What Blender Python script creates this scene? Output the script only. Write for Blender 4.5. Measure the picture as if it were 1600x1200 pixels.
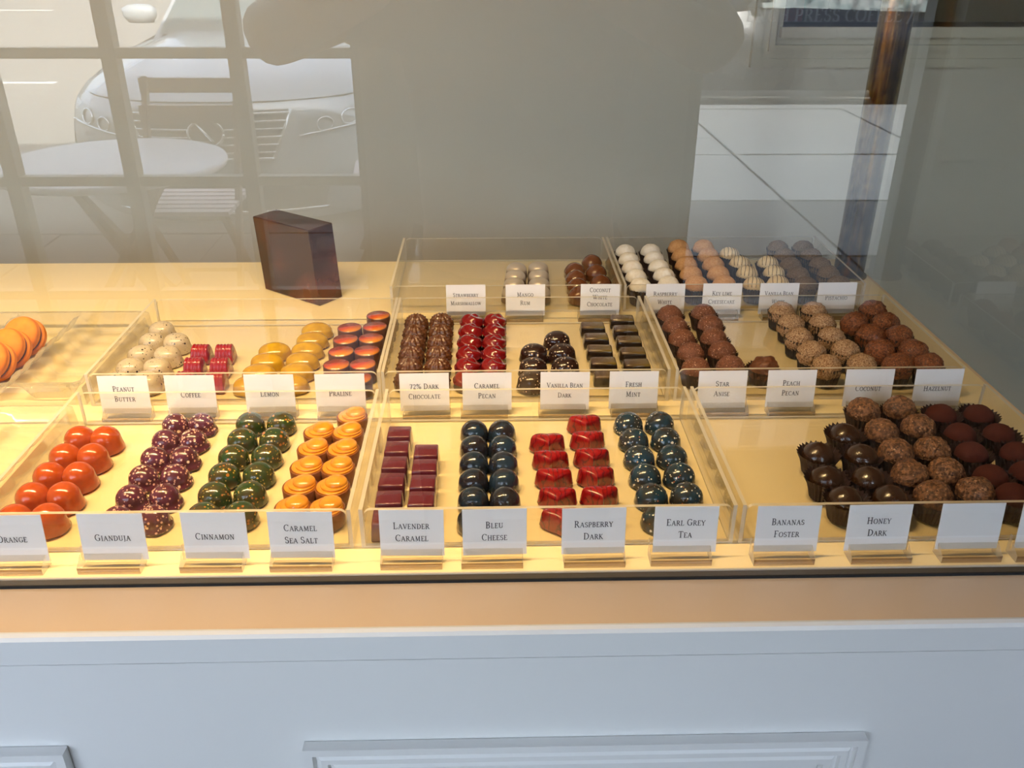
import bpy, bmesh, math, random
from mathutils import Vector, Matrix, noise
random.seed(7)
for o in list(bpy.data.objects): bpy.data.objects.remove(o)
S = bpy.context.scene
COL = S.collection
R = math.radians
PI = math.pi

# ------------------------------------------------------------------ camera, sky, sun, exposure
cam = bpy.data.cameras.new('camera'); cam_o = bpy.data.objects.new('camera', cam); COL.objects.link(cam_o)
cam.sensor_width = 36.0; cam.lens = 1370.3/1600*36; cam.clip_start = 0.02; cam.clip_end = 200
_r = Vector((0.99970499, -0.02416101, 0.00248418)); _d = Vector((-0.00881047, -0.45604779, -0.88991168)); _f = Vector((0.02263407, 0.88962726, -0.45612612))
m3 = Matrix((_r, -_d, -_f)).transposed()
cam_o.matrix_world = Matrix.Translation((0, 0, 1.45)) @ m3.to_4x4()
S.camera = cam_o
w = bpy.data.worlds.new('sky'); S.world = w; w.use_nodes = True
nt = w.node_tree; nt.nodes.clear()
sky = nt.nodes.new('ShaderNodeTexSky'); sky.sky_type = 'NISHITA'; sky.sun_disc = False
sky.sun_elevation = R(40); sky.sun_rotation = R(20); sky.air_density = 0.7; sky.dust_density = 5.0
SKY_STRENGTH = 2.4
bg = nt.nodes.new('ShaderNodeBackground'); bg.inputs['Strength'].default_value = SKY_STRENGTH
out = nt.nodes.new('ShaderNodeOutputWorld'); hs = nt.nodes.new('ShaderNodeHueSaturation'); hs.inputs['Saturation'].default_value = .55   # thin summer haze
nt.links.new(sky.outputs[0], hs.inputs['Color']); nt.links.new(hs.outputs[0], bg.inputs[0]); nt.links.new(bg.outputs[0], out.inputs[0])
sun = bpy.data.lights.new('sun', 'SUN'); sun.energy = 50.0; sun.angle = R(0.6); sun.color = (1.0, 0.95, 0.86)
sun_o = bpy.data.objects.new('sun', sun); COL.objects.link(sun_o)
_az = Vector((-0.35, -1.0, 0)).normalized()                   # the way the light travels over the ground
sun_o.rotation_euler = (_az*math.cos(R(38)) + Vector((0, 0, -math.sin(R(38))))).to_track_quat('-Z', 'Y').to_euler()
LAMP_POWER = 0.92
LAMP_COLOR = (1.0, 0.67, 0.30)
S.view_settings.view_transform = 'Standard'; S.view_settings.look = 'None'
S.view_settings.gamma = 1.0; S.view_settings.use_curve_mapping = False
S.view_settings.exposure = 0.0
S.cycles.transparent_max_bounces = 48; S.cycles.max_bounces = 12; S.cycles.diffuse_bounces = 5; S.cycles.glossy_bounces = 5
S.cycles.transmission_bounces = 10; S.cycles.use_denoising = True; S.cycles.caustics_refractive = False; S.cycles.caustics_reflective = False
S.cycles.sample_clamp_indirect = 6.0

GRID = {
    'orange': [[(-0.4010, 0.7436), (-0.4010, 0.7107), (-0.4010, 0.6779), (-0.4010, 0.6450), (-0.4010, 0.6121)], [(-0.3758, 0.7430), (-0.3754, 0.7106), (-0.3749, 0.6781), (-0.3744, 0.6456), (-0.3740, 0.6132)]],
    'gianduja': [[(-0.3194, 0.7760), (-0.3189, 0.7437), (-0.3184, 0.7114), (-0.3180, 0.6793), (-0.3175, 0.6470), (-0.3170, 0.6147)], [(-0.2935, 0.7760), (-0.2923, 0.7440), (-0.2911, 0.7119), (-0.2898, 0.6800), (-0.2886, 0.6479), (-0.2874, 0.6159)]],
    'cinnamon': [[(-0.2447, 0.7760), (-0.2450, 0.7444), (-0.2452, 0.7128), (-0.2455, 0.6810), (-0.2457, 0.6494), (-0.2460, 0.6178)], [(-0.2136, 0.7760), (-0.2139, 0.7446), (-0.2142, 0.7132), (-0.2144, 0.6818), (-0.2147, 0.6504), (-0.2150, 0.6190)]],
    'seasalt': [[(-0.1693, 0.7459), (-0.1696, 0.7142), (-0.1698, 0.6824), (-0.1701, 0.6507), (-0.1704, 0.6190)], [(-0.1416, 0.7760), (-0.1416, 0.7443), (-0.1416, 0.7126), (-0.1415, 0.6808), (-0.1415, 0.6491), (-0.1415, 0.6174)]],
    'lavender': [[(-0.0906, 0.7389), (-0.0903, 0.7110), (-0.0900, 0.6832), (-0.0898, 0.6552), (-0.0895, 0.6274), (-0.0892, 0.5995)], [(-0.0624, 0.7040), (-0.0621, 0.6779), (-0.0618, 0.6517), (-0.0615, 0.6256), (-0.0612, 0.5995)]],
    'bleu': [[(-0.0182, 0.7556), (-0.0180, 0.7260), (-0.0178, 0.6964), (-0.0176, 0.6668), (-0.0174, 0.6372), (-0.0172, 0.6076)], [(0.0092, 0.7551), (0.0094, 0.7255), (0.0097, 0.6959), (0.0099, 0.6662), (0.0102, 0.6366), (0.0104, 0.6070)]],
    'raspberry': [[(0.0533, 0.7262), (0.0542, 0.6954), (0.0552, 0.6646), (0.0562, 0.6338), (0.0571, 0.6030)], [(0.0928, 0.7627), (0.0931, 0.7307), (0.0935, 0.6988), (0.0938, 0.6669), (0.0942, 0.6350), (0.0945, 0.6030)]],
    'earlgrey': [[(0.1379, 0.7705), (0.1384, 0.7380), (0.1389, 0.7055), (0.1393, 0.6730), (0.1398, 0.6405), (0.1403, 0.6080)], [(0.1699, 0.7712), (0.1703, 0.7388), (0.1706, 0.7064), (0.1710, 0.6740), (0.1713, 0.6416), (0.1717, 0.6092)]],
    'peanut': [[(-0.4090, 1.0075), (-0.4090, 0.9731), (-0.4090, 0.9371), (-0.4090, 0.9015), (-0.4090, 0.8666)], [(-0.3792, 0.9707), (-0.3783, 0.9347), (-0.3789, 0.9009), (-0.3790, 0.8675)]],
    'coffee': [[(-0.3414, 0.9428), (-0.3389, 0.9067), (-0.3369, 0.8713)], [(-0.3136, 0.9423), (-0.3091, 0.9062), (-0.3040, 0.8691)]],
    'lemon': [[(-0.2578, 0.9505), (-0.2601, 0.9212), (-0.2624, 0.8919), (-0.2647, 0.8626)], [(-0.2183, 1.0102), (-0.2189, 0.9811), (-0.2195, 0.9520), (-0.2200, 0.9230), (-0.2206, 0.8939), (-0.2212, 0.8648)]],
    'praline': [[(-0.1736, 0.9911), (-0.1738, 0.9566), (-0.1739, 0.9221), (-0.1740, 0.8875), (-0.1742, 0.8530)], [(-0.1430, 1.0295), (-0.1434, 0.9942), (-0.1439, 0.9589), (-0.1443, 0.9236), (-0.1448, 0.8883), (-0.1452, 0.8530)]],
    'dark72': [[(-0.0951, 1.0278), (-0.0948, 0.9959), (-0.0945, 0.9640), (-0.0941, 0.9320), (-0.0938, 0.9001), (-0.0935, 0.8682)], [(-0.0636, 1.0293), (-0.0632, 0.9970), (-0.0628, 0.9646), (-0.0624, 0.9323), (-0.0620, 0.8999), (-0.0616, 0.8676)]],
    'pecan': [[(-0.0254, 1.0295), (-0.0260, 0.9970), (-0.0266, 0.9644), (-0.0271, 0.9320), (-0.0277, 0.8994), (-0.0283, 0.8669)], [(0.0040, 1.0295), (0.0034, 0.9969), (0.0027, 0.9642), (0.0021, 0.9317), (0.0014, 0.8990), (0.0008, 0.8664)]],
    'vanilladark': [[(0.0494, 0.9354), (0.0469, 0.8977), (0.0439, 0.8624)], [(0.0791, 0.9714), (0.0826, 0.9348), (0.0835, 0.8987), (0.0835, 0.8616)]],
    'mint': [[(0.1268, 1.0095), (0.1273, 0.9751), (0.1278, 0.9406), (0.1282, 0.9062), (0.1287, 0.8718)], [(0.1670, 1.0320), (0.1667, 0.9992), (0.1664, 0.9664), (0.1660, 0.9335), (0.1657, 0.9007), (0.1654, 0.8679)]],
    'mango': [[(0.0371, 1.2177), (0.0344, 1.1862), (0.0318, 1.1546), (0.0291, 1.1231)], [(0.0691, 1.2199), (0.0680, 1.1874), (0.0670, 1.1550), (0.0659, 1.1225)]],
    'coconutwhite': [[(0.1206, 1.2162), (0.1198, 1.1839), (0.1191, 1.1515), (0.1183, 1.1192)], [(0.1497, 1.2522), (0.1513, 1.2084), (0.1529, 1.1647), (0.1535, 1.1209)]],
    'banana': [[(0.3395, 0.7215), (0.3024, 0.6873), (0.2961, 0.6466), (0.3013, 0.6139)], [(0.3409, 0.6843), (0.3331, 0.6458), (0.3394, 0.6150)]],
    'honey': [[(0.3745, 0.7661), (0.3757, 0.7252), (0.3746, 0.6865), (0.3714, 0.6487), (0.3777, 0.6157)], [(0.4125, 0.7694), (0.4155, 0.7331), (0.4094, 0.6903), (0.4059, 0.6522), (0.4168, 0.6207)]],
    'cocoa': [[(0.4510, 0.7585), (0.4521, 0.7205), (0.4448, 0.6855), (0.4435, 0.6457), (0.4464, 0.6157)], [(0.4885, 0.7577), (0.4885, 0.7186), (0.4866, 0.6847), (0.4788, 0.6512), (0.4789, 0.6208)]],
    'star': [[(0.2261, 1.0218), (0.2257, 0.9854), (0.2261, 0.9473), (0.2287, 0.9081), (0.2255, 0.8683)], [(0.2692, 1.0252), (0.2691, 0.9885), (0.2655, 0.9484), (0.2650, 0.9108), (0.2659, 0.8723)]],
    'peach': [[(0.3029, 0.8724)]],
    'coconut': [[(0.3685, 1.0260), (0.3682, 0.9857), (0.3652, 0.9443), (0.3676, 0.9057), (0.3728, 0.8678)], [(0.4099, 1.0260), (0.4074, 0.9867), (0.4046, 0.9464), (0.4080, 0.9070), (0.4112, 0.8703)]],
    'hazelnut': [[(0.4481, 0.9875), (0.4520, 0.9487), (0.4470, 0.9054), (0.4516, 0.8667)], [(0.4855, 1.0260), (0.4855, 0.9843), (0.4855, 0.9455), (0.4855, 0.9042), (0.4855, 0.8659)]],
    'raspwhite': [[(0.2017, 1.2575), (0.2016, 1.2213), (0.2016, 1.1851), (0.2016, 1.1489), (0.2015, 1.1127)], [(0.2397, 1.2598), (0.2400, 1.2247), (0.2404, 1.1896), (0.2408, 1.1544), (0.2411, 1.1193)]],
    'keylime': [[(0.2843, 1.2712), (0.2827, 1.2324), (0.2810, 1.1935), (0.2794, 1.1546), (0.2778, 1.1158)], [(0.3223, 1.2706), (0.3208, 1.2317), (0.3192, 1.1929), (0.3177, 1.1540), (0.3162, 1.1152)]],
    'vanillawhite': [[(0.3565, 1.2460), (0.3616, 1.2059), (0.3605, 1.1628), (0.3591, 1.1172)], [(0.4017, 1.2052), (0.3993, 1.1647), (0.3936, 1.1240)]],
    'pistachio': [[(0.4376, 1.2735), (0.4353, 1.2339), (0.4330, 1.1945), (0.4307, 1.1550), (0.4284, 1.1154)], [(0.4760, 1.2735), (0.4757, 1.2350), (0.4754, 1.1966), (0.4750, 1.1581), (0.4747, 1.1196)]],
}
CARDS = [
    ('Orange', -0.3775, 0.566, 0),
    ('Gianduja', -0.2996, 0.566, 0),
    ('Cinnamon', -0.2197, 0.566, 0),
    ('Caramel|Sea Salt', -0.152, 0.566, 0),
    ('Lavender|Caramel', -0.0648, 0.566, 0),
    ('Bleu|Cheese', 0.001, 0.566, 0),
    ('Raspberry|Dark', 0.0799, 0.566, 0),
    ('Earl Grey|Tea', 0.1536, 0.566, 0),
    ('Bananas|Foster', 0.2353, 0.566, 0),
    ('Honey|Dark', 0.3087, 0.566, 0),
    ('', 0.3835, 0.566, 0),
    (' ', 0.4487, 0.566, 0),
    ('Peanut|Butter', -0.3785, 0.8055, 1),
    ('Coffee', -0.3108, 0.8055, 1),
    ('Lemon', -0.2298, 0.8055, 1),
    ('Praline', -0.157, 0.8055, 1),
    ('72% Dark|Chocolate', -0.0701, 0.8055, 1),
    ('Caramel|Pecan', -0.0053, 0.8055, 1),
    ('Vanilla Bean|Dark', 0.0756, 0.8055, 1),
    ('Fresh|Mint', 0.1475, 0.8055, 1),
    ('Star|Anise', 0.2404, 0.8055, 1),
    ('Peach|Pecan', 0.3129, 0.8055, 1),
    ('Coconut', 0.395, 0.8055, 1),
    ('Hazelnut', 0.4681, 0.8055, 1),
    ('Strawberry|Marshmallow', -0.033, 1.0605, 2),
    ('Mango|Rum', 0.0441, 1.0605, 2),
    ('Coconut|White|Chocolate', 0.1413, 1.0605, 2),
    ('Raspberry|White', 0.2264, 1.0605, 2),
    ('Key Lime|Cheesecake', 0.3008, 1.0605, 2),
    ('Vanilla Bean|White', 0.3754, 1.0605, 2),
    ('Pistachio', 0.4519, 1.0605, 2),
]
# ------------------------------------------------------------------ helpers
ZC = 1.0            # counter top
YG = 0.543          # outer face of the front glass
YF = -0.918         # inner face of the shop front
YB = 1.30           # rear of the counter
YW = 1.60           # wall behind it
def mirror_y(d): return 2*YG - d      # depth seen in the glass -> real depth in front of it

def tag(o, label=None, cat=None, group=None, kind=None):
    if label: o['label'] = label
    if cat: o['category'] = cat
    if group: o['group'] = group
    if kind: o['kind'] = kind
    return o
def empty(name, loc=(0, 0, 0), rz=0.0, label=None, cat=None, group=None, kind=None):
    o = bpy.data.objects.new(name, None); COL.objects.link(o); o.empty_display_size = 0.02
    o.location = loc; o.rotation_euler = (0, 0, rz)
    return tag(o, label, cat, group, kind)
def link(name, me, mats, parent=None, loc=(0, 0, 0), rz=0.0):
    if me.materials.__len__() == 0:
        for m in (mats if isinstance(mats, (list, tuple)) else [mats]): me.materials.append(m)
    o = bpy.data.objects.new(name, me); COL.objects.link(o)
    if parent: o.parent = parent
    o.location = loc; o.rotation_euler = (0, 0, rz)
    return o
class MB:
    """collects shapes into one mesh"""
    def __init__(s): s.v = []; s.f = []; s.m = []; s.sm = []
    def add(s, vs, fs, mi=0, smooth=False, M=None):
        b = len(s.v)
        for p in vs: s.v.append(tuple(M @ Vector(p)) if M is not None else tuple(p))
        for f in fs: s.f.append([b+i for i in f]); s.m.append(mi); s.sm.append(smooth)
        return s
    def box(s, x0, x1, y0, y1, z0, z1, mi=0, M=None):
        vs = [(x, y, z) for z in (z0, z1) for y in (y0, y1) for x in (x0, x1)]
        return s.add(vs, [(0, 2, 3, 1), (4, 5, 7, 6), (0, 1, 5, 4), (2, 6, 7, 3), (0, 4, 6, 2), (1, 3, 7, 5)], mi, False, M)
    def bar(s, p, q, wx, wy, mi=0, up=(0, 0, 1)):
        p = Vector(p); q = Vector(q); d = (q-p); L = d.length; d.normalize()
        u = d.cross(Vector(up))
        if u.length < 1e-4: u = d.cross(Vector((1, 0, 0)))
        u.normalize(); v = u.cross(d)
        M = Matrix((u, v, d)).transposed().to_4x4(); M.translation = p
        return s.box(-wx/2, wx/2, -wy/2, wy/2, 0, L, mi, M)
    def tube(s, pts, r, n=10, mi=0, cap=True):
        pts = [Vector(p) for p in pts]; rs = r if isinstance(r, (list, tuple)) else [r]*len(pts)
        vs = []; fs = []; prev = None
        for i, p in enumerate(pts):
            t = (pts[min(i+1, len(pts)-1)]-pts[max(i-1, 0)]).normalized()
            a = prev if prev is not None else (Vector((0, 0, 1)) if abs(t.z) < .9 else Vector((1, 0, 0)))
            u = (a - t*a.dot(t)).normalized(); prev = u; v = t.cross(u)
            for k in range(n):
                an = 2*PI*k/n; vs.append(p+(u*math.cos(an)+v*math.sin(an))*rs[i])
        for i in range(len(pts)-1):
            for k in range(n): fs.append((i*n+k, i*n+(k+1) % n, (i+1)*n+(k+1) % n, (i+1)*n+k))
        s.add(vs, fs, mi, True)
        if cap: s.add(vs[:n], [tuple(range(n))[::-1]], mi); s.add(vs[-n:], [tuple(range(n))], mi)
        return s
    def lathe(s, prof, n=24, mi=0, mod=None, smooth=True, M=None):
        vs = []; fs = []
        for i, (r, z) in enumerate(prof):
            for k in range(n):
                a = 2*PI*k/n; p = (r*math.cos(a), r*math.sin(a), z)
                vs.append(mod(a, i, r, z) if mod else p)
        for i in range(len(prof)-1):
            for k in range(n): fs.append((i*n+k, i*n+(k+1) % n, (i+1)*n+(k+1) % n, (i+1)*n+k))
        if prof[0][0] > 1e-6: fs.append(tuple(range(n))[::-1])
        if prof[-1][0] > 1e-6: fs.append(tuple(range((len(prof)-1)*n, len(prof)*n)))
        return s.add(vs, fs, mi, smooth, M)
    def mesh(s, name, fix=True):
        me = bpy.data.meshes.new(name); me.from_pydata(s.v, [], s.f)
        for p, m, sm in zip(me.polygons, s.m, s.sm): p.material_index = m; p.use_smooth = sm
        if fix:
            b = bmesh.new(); b.from_mesh(me); bmesh.ops.remove_doubles(b, verts=b.verts, dist=1e-6)
            bmesh.ops.recalc_face_normals(b, faces=b.faces); b.to_mesh(me); b.free()
        return me
def bevel_box(name, sx, sy, sz, bev, seg=2, taper=1.0, z0=0.0):
    b = bmesh.new(); bmesh.ops.create_cube(b, size=1.0)
    for v in b.verts:
        k = taper if v.co.z > 0 else 1.0
        v.co = Vector((v.co.x*sx*k, v.co.y*sy*k, (v.co.z+.5)*sz+z0))
    bmesh.ops.bevel(b, geom=b.edges[:]+b.verts[:], offset=bev, segments=seg, affect='EDGES', profile=.5)
    me = bpy.data.meshes.new(name); b.to_mesh(me); b.free()
    for p in me.polygons: p.use_smooth = True
    return me
def extrude_poly(mb, pts, y0, y1, mi=0, mi_side=None, M=None):
    """polygon in x,z extruded along y"""
    n = len(pts); vs = [(x, y0, z) for x, z in pts]+[(x, y1, z) for x, z in pts]
    mb.add(vs, [tuple(range(n)), tuple(range(2*n-1, n-1, -1))], mi, False, M)
    mb.add(vs, [(i, (i+1) % n, n+(i+1) % n, n+i) for i in range(n)], mi if mi_side is None else mi_side, False, M)

# ------------------------------------------------------------------ materials
class NT:
    def __init__(s, name):
        s.m = bpy.data.materials.new(name); s.m.use_nodes = True; s.t = s.m.node_tree; s.t.nodes.clear()
        s.out = s.n('ShaderNodeOutputMaterial')
    def n(s, typ, ins={}, **kw):
        nd = s.t.nodes.new(typ)
        for k, v in kw.items(): setattr(nd, k, v)
        for k, v in ins.items(): s.i(nd, k, v)
        return nd
    def i(s, nd, k, v):
        sock = nd.inputs[k]
        if isinstance(v, bpy.types.NodeSocket): s.t.links.new(v, sock)
        elif isinstance(v, bpy.types.Node): s.t.links.new(v.outputs[0], sock)
        else:
            if hasattr(sock.default_value, '__len__') and isinstance(v, (tuple, list)) and len(sock.default_value) == 4 and len(v) == 3: v = (*v, 1)
            sock.default_value = v
    def mixc(s, fac, a, b):
        nd = s.n('ShaderNodeMix', data_type='RGBA'); s.i(nd, 0, fac); s.i(nd, 6, a); s.i(nd, 7, b); return nd.outputs[2]
    def math(s, op, a, b=0.0, clamp=False):
        nd = s.n('ShaderNodeMath', operation=op, use_clamp=clamp); s.i(nd, 0, a); s.i(nd, 1, b); return nd.outputs[0]
    def ramp(s, fac, lo, hi):
        nd = s.n('ShaderNodeMapRange'); s.i(nd, 'Value', fac); s.i(nd, 'From Min', lo); s.i(nd, 'From Max', hi); return nd.outputs[0]
    def coords(s, rnd=True):
        tc = s.n('ShaderNodeTexCoord'); v = tc.outputs['Object']
        if rnd:
            oi = s.n('ShaderNodeObjectInfo'); mu = s.math('MULTIPLY', oi.outputs['Random'], 7.3)
            va = s.n('ShaderNodeVectorMath', operation='ADD'); s.i(va, 0, v); s.i(va, 1, mu); v = va.outputs[0]
        return v
    def done(s, sh): s.t.links.new(sh.outputs[0] if isinstance(sh, bpy.types.Node) else sh, s.out.inputs[0]); return s.m
    def pbr(s, base, rough=.5, metal=0.0, coat=0.0, spec=.5, bump=None, bstr=.3, bdist=.001, sss=0.0, trans=0.0):
        p = s.n('ShaderNodeBsdfPrincipled'); s.i(p, 'Base Color', base); s.i(p, 'Roughness', rough); s.i(p, 'Metallic', metal)
        s.i(p, 'Coat Weight', coat); s.i(p, 'Coat Roughness', .08); s.i(p, 'Specular IOR Level', spec); s.i(p, 'Transmission Weight', trans)
        if sss: s.i(p, 'Subsurface Weight', sss); s.i(p, 'Subsurface Scale', .004)
        if bump is not None:
            b = s.n('ShaderNodeBump'); s.i(b, 'Height', bump); s.i(b, 'Strength', bstr); s.i(b, 'Distance', bdist); s.i(p, 'Normal', b.outputs[0])
        return p
def plain(name, c, rough=.5, metal=0.0, coat=0.0, var=.06, scale=8.0, bstr=0.0, bdist=.001, spec=.5):
    t = NT(name); co = t.coords(False)
    nz = t.n('ShaderNodeTexNoise', {'Vector': co, 'Scale': scale, 'Detail': 4.0})
    dark = tuple(x*(1-var) for x in c); lite = tuple(min(1, x*(1+var)) for x in c)
    col = t.mixc(t.ramp(nz.outputs[0], .35, .65), dark, lite)
    return t.done(t.pbr(col, rough, metal, coat, spec, nz.outputs[0] if bstr else None, bstr, bdist))
def thin_glass(name, tint=(1, 1, 1), f0=.04, rough=0.0):
    """clear sheet: what lies behind shows through, what lies before it is mirrored by the Fresnel share"""
    t = NT(name); lw = t.n('ShaderNodeLayerWeight', {'Blend': .5})
    k = t.math('ADD', t.math('MULTIPLY', t.math('POWER', lw.outputs['Facing'], 5.0), 1-f0), f0)
    tr = t.n('ShaderNodeBsdfTransparent', {'Color': tint}); gl = t.n('ShaderNodeBsdfGlossy', {'Color': (1, 1, 1), 'Roughness': rough})
    mx = t.n('ShaderNodeMixShader'); t.i(mx, 0, k); t.i(mx, 1, tr); t.i(mx, 2, gl)
    return t.done(mx)
def clear_only(name, tint):
    t = NT(name); return t.done(t.n('ShaderNodeBsdfTransparent', {'Color': tint}))
def acrylic_edge(name, c=(.98, .95, .86), clear=.22):
    t = NT(name)
    tr = t.n('ShaderNodeBsdfTransparent', {'Color': (.97, .95, .9)}); df = t.n('ShaderNodeBsdfDiffuse', {'Color': c}); tl = t.n('ShaderNodeBsdfTranslucent', {'Color': c})
    gl = t.n('ShaderNodeBsdfGlossy', {'Roughness': .15})
    a = t.n('ShaderNodeMixShader'); t.i(a, 0, .5); t.i(a, 1, df); t.i(a, 2, tl)
    b = t.n('ShaderNodeMixShader'); t.i(b, 0, clear); t.i(b, 1, a); t.i(b, 2, tr)
    e = t.n('ShaderNodeMixShader'); t.i(e, 0, .08); t.i(e, 1, b); t.i(e, 2, gl)
    return t.done(e)
def choc(name, c, c2=None, rough=.22, coat=.35, speck=None, mottle=300.0, bump=0.0, bscale=900.0, veins=None, spec=.5):
    """chocolate: base mottled between c and c2; speck = (colour, cells per metre, size, density); veins = (colour, scale)"""
    t = NT(name); co = t.coords(True)
    col = c
    if c2:
        nz = t.n('ShaderNodeTexNoise', {'Vector': co, 'Scale': mottle, 'Detail': 3.0})
        col = t.mixc(t.ramp(nz.outputs[0], .38, .62), c, c2)
    if veins:
        nz = t.n('ShaderNodeTexWave', {'Vector': co, 'Scale': veins[1], 'Distortion': 9.0, 'Detail': 2.0, 'Detail Scale': 1.4})
        col = t.mixc(t.math('MULTIPLY', t.ramp(nz.outputs['Fac'], .86, .98), .8), col, veins[0])
    if speck:
        sp = speck if isinstance(speck, list) else [speck]
        for sc_, cells, size, dens in sp:
            vo = t.n('ShaderNodeTexVoronoi', {'Vector': co, 'Scale': cells, 'Randomness': 1.0})
            sx = t.n('ShaderNodeSeparateColor', {0: vo.outputs['Color']})
            rr = t.math('MULTIPLY', t.math('GREATER_THAN', dens, sx.outputs[0]), t.math('MULTIPLY', sx.outputs[1], size))
            fac = t.math('GREATER_THAN', rr, vo.outputs['Distance'])
            col = t.mixc(fac, col, sc_)
    bp = None
    if bump:
        bp = t.n('ShaderNodeTexNoise', {'Vector': co, 'Scale': bscale, 'Detail': 4.0}).outputs[0]
    return t.done(t.pbr(col, rough, 0.0, coat, spec, bp, bump, .0015))

M_WHITE = plain('white_paint', (.80, .80, .79), .42, var=.01, scale=3.0, bstr=.03)
M_LEDGE = plain('warm_ledge', (.80, .61, .43), .30, var=.02, scale=6.0)  # white ledge: the lamps' warm light is put into this tan
M_BOARD = plain('cream_board', (.90, .77, .47), .32, var=.02, scale=5.0)
M_WALL = plain('back_wall', (.62, .565, .445), .6, var=.02, scale=2.0)
M_TRIM = plain('back_trim', (.60, .55, .42), .45, var=.02, scale=2.0)
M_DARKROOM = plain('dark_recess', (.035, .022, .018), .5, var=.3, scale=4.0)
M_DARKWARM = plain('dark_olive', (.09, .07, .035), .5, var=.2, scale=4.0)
M_DARKSTRIP = plain('dark_channel', (.03, .03, .03), .8, spec=.1)
M_GLASS = thin_glass('pane_glass', (.985, .99, .985), .10)
M_GLASS_IN = clear_only('pane_inner', (.985, .99, .985))
M_SIDE = thin_glass('side_glass', (.97, .985, .975), .06)
M_WINDOW = thin_glass('window_glass', (.97, .985, .98), .03)
M_ACR = thin_glass('acrylic_face', (.975, .97, .955), .03)
M_EDGE = acrylic_edge('acrylic_edge')
M_BRASS = None
def brass():
    t = NT('aged_brass'); co = t.coords(False)
    nz = t.n('ShaderNodeTexNoise', {'Vector': co, 'Scale': 14.0, 'Detail': 6.0, 'Roughness': .7})
    st = t.n('ShaderNodeMapping', {'Vector': co, 'Scale': (60, 60, 3)}); sn = t.n('ShaderNodeTexNoise', {'Vector': st, 'Scale': 3.0, 'Detail': 3.0})
    k = t.math('ADD', t.math('MULTIPLY', nz.outputs[0], .6), t.math('MULTIPLY', sn.outputs[0], .4))
    col = t.mixc(t.ramp(k, .4, .62), (.07, .036, .013), (.46, .31, .10))
    return t.done(t.pbr(col, t.math('ADD', t.math('MULTIPLY', k, .25), .08), 1.0))
M_BRASS = brass()
M_CARD = plain('card_paper', (.86, .85, .86), .55, var=.01, scale=40.0)
M_INK = plain('ink', (.035, .035, .05), .6)
M_SHADOWINK = plain('pale_ink', (.62, .64, .66), .6)

# ------------------------------------------------------------------ lettering: a small serif of straight and curved strokes
TH, HN = .135, .078
def arc(cx, cy, rx, ry, a0, a1, n=9): return [(cx+rx*math.cos(R(a0+(a1-a0)*i/n)), cy+ry*math.sin(R(a0+(a1-a0)*i/n))) for i in range(n+1)]
def _I(x): return [('s', [(x, 0), (x, 1)])], [(x, 0, .15), (x, 1, .15)]
GL = {}
def glyph(ch, w, strokes, serifs=()): GL[ch] = (w, strokes, serifs)
glyph('A', .78, [('h', [(.08, 0), (.38, 1)]), ('s', [(.36, 1), (.68, 0)]), ('h', [(.19, .35), (.56, .35)])], [(.08, 0, .12), (.68, 0, .13)])
glyph('B', .64, [('s', [(.15, 0), (.15, 1)]), ('c', arc(.30, .76, .20, .24, 90, -90)), ('c', arc(.30, .265, .25, .265, 90, -90)), ('h', [(.12, 1), (.3, 1)]), ('h', [(.12, .52), (.3, .52)]), ('h', [(.12, 0), (.3, 0)])], [(.12, 0, .1), (.12, 1, .1)])
glyph('C', .72, [('c', arc(.42, .5, .34, .5, 48, 312, 14)), ('h', [(.66, .98), (.66, .76)])])
glyph('D', .78, [('s', [(.15, 0), (.15, 1)]), ('c', arc(.28, .5, .42, .5, 90, -90, 12)), ('h', [(.12, 1), (.3, 1)]), ('h', [(.12, 0), (.3, 0)])], [(.12, 0, .1), (.12, 1, .1)])
glyph('E', .62, [('s', [(.15, 0), (.15, 1)]), ('h', [(.15, 1), (.54, 1)]), ('h', [(.15, .53), (.44, .53)]), ('h', [(.15, 0), (.56, 0)]), ('h', [(.54, 1.0), (.54, .82)]), ('h', [(.57, 0), (.57, .2)])], [(.12, 0, .1), (.12, 1, .1)])
glyph('F', .58, [('s', [(.15, 0), (.15, 1)]), ('h', [(.15, 1), (.53, 1)]), ('h', [(.15, .52), (.42, .52)]), ('h', [(.53, 1.0), (.53, .82)])], [(.15, 0, .15), (.12, 1, .1)])
glyph('G', .78, [('c', arc(.42, .5, .34, .5, 48, 320, 14)), ('s', [(.66, .06), (.66, .42)]), ('h', [(.66, .98), (.66, .76)])], [(.64, .43, .13)])
glyph('H', .82, [('s', [(.16, 0), (.16, 1)]), ('s', [(.66, 0), (.66, 1)]), ('h', [(.16, .52), (.66, .52)])], [(.16, 0, .14), (.16, 1, .14), (.66, 0, .14), (.66, 1, .14)])
glyph('I', .36, [('s', [(.18, 0), (.18, 1)])], [(.18, 0, .15), (.18, 1, .15)])
glyph('J', .40, [('s', [(.22, 1), (.22, .05)]), ('c', arc(.06, .02, .16, .2, 0, -100, 6))], [(.22, 1, .15)])
glyph('K', .76, [('s', [(.15, 0), (.15, 1)]), ('h', [(.16, .42), (.60, 1)]), ('s', [(.30, .56), (.68, 0)])], [(.15, 0, .14), (.15, 1, .14), (.6, 1, .1), (.68, 0, .12)])
glyph('L', .60, [('s', [(.15, 0), (.15, 1)]), ('h', [(.15, 0), (.55, 0)]), ('h', [(.55, 0), (.55, .24)])], [(.15, 1, .15), (.1, 0, .08)])
glyph('M', .98, [('h', [(.16, 0), (.18, 1)]), ('s', [(.17, 1), (.46, .06)]), ('h', [(.46, .06), (.76, 1)]), ('s', [(.78, 1), (.80, 0)])], [(.16, 0, .13), (.80, 0, .14), (.13, 1, .09), (.82, 1, .09)])
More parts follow.
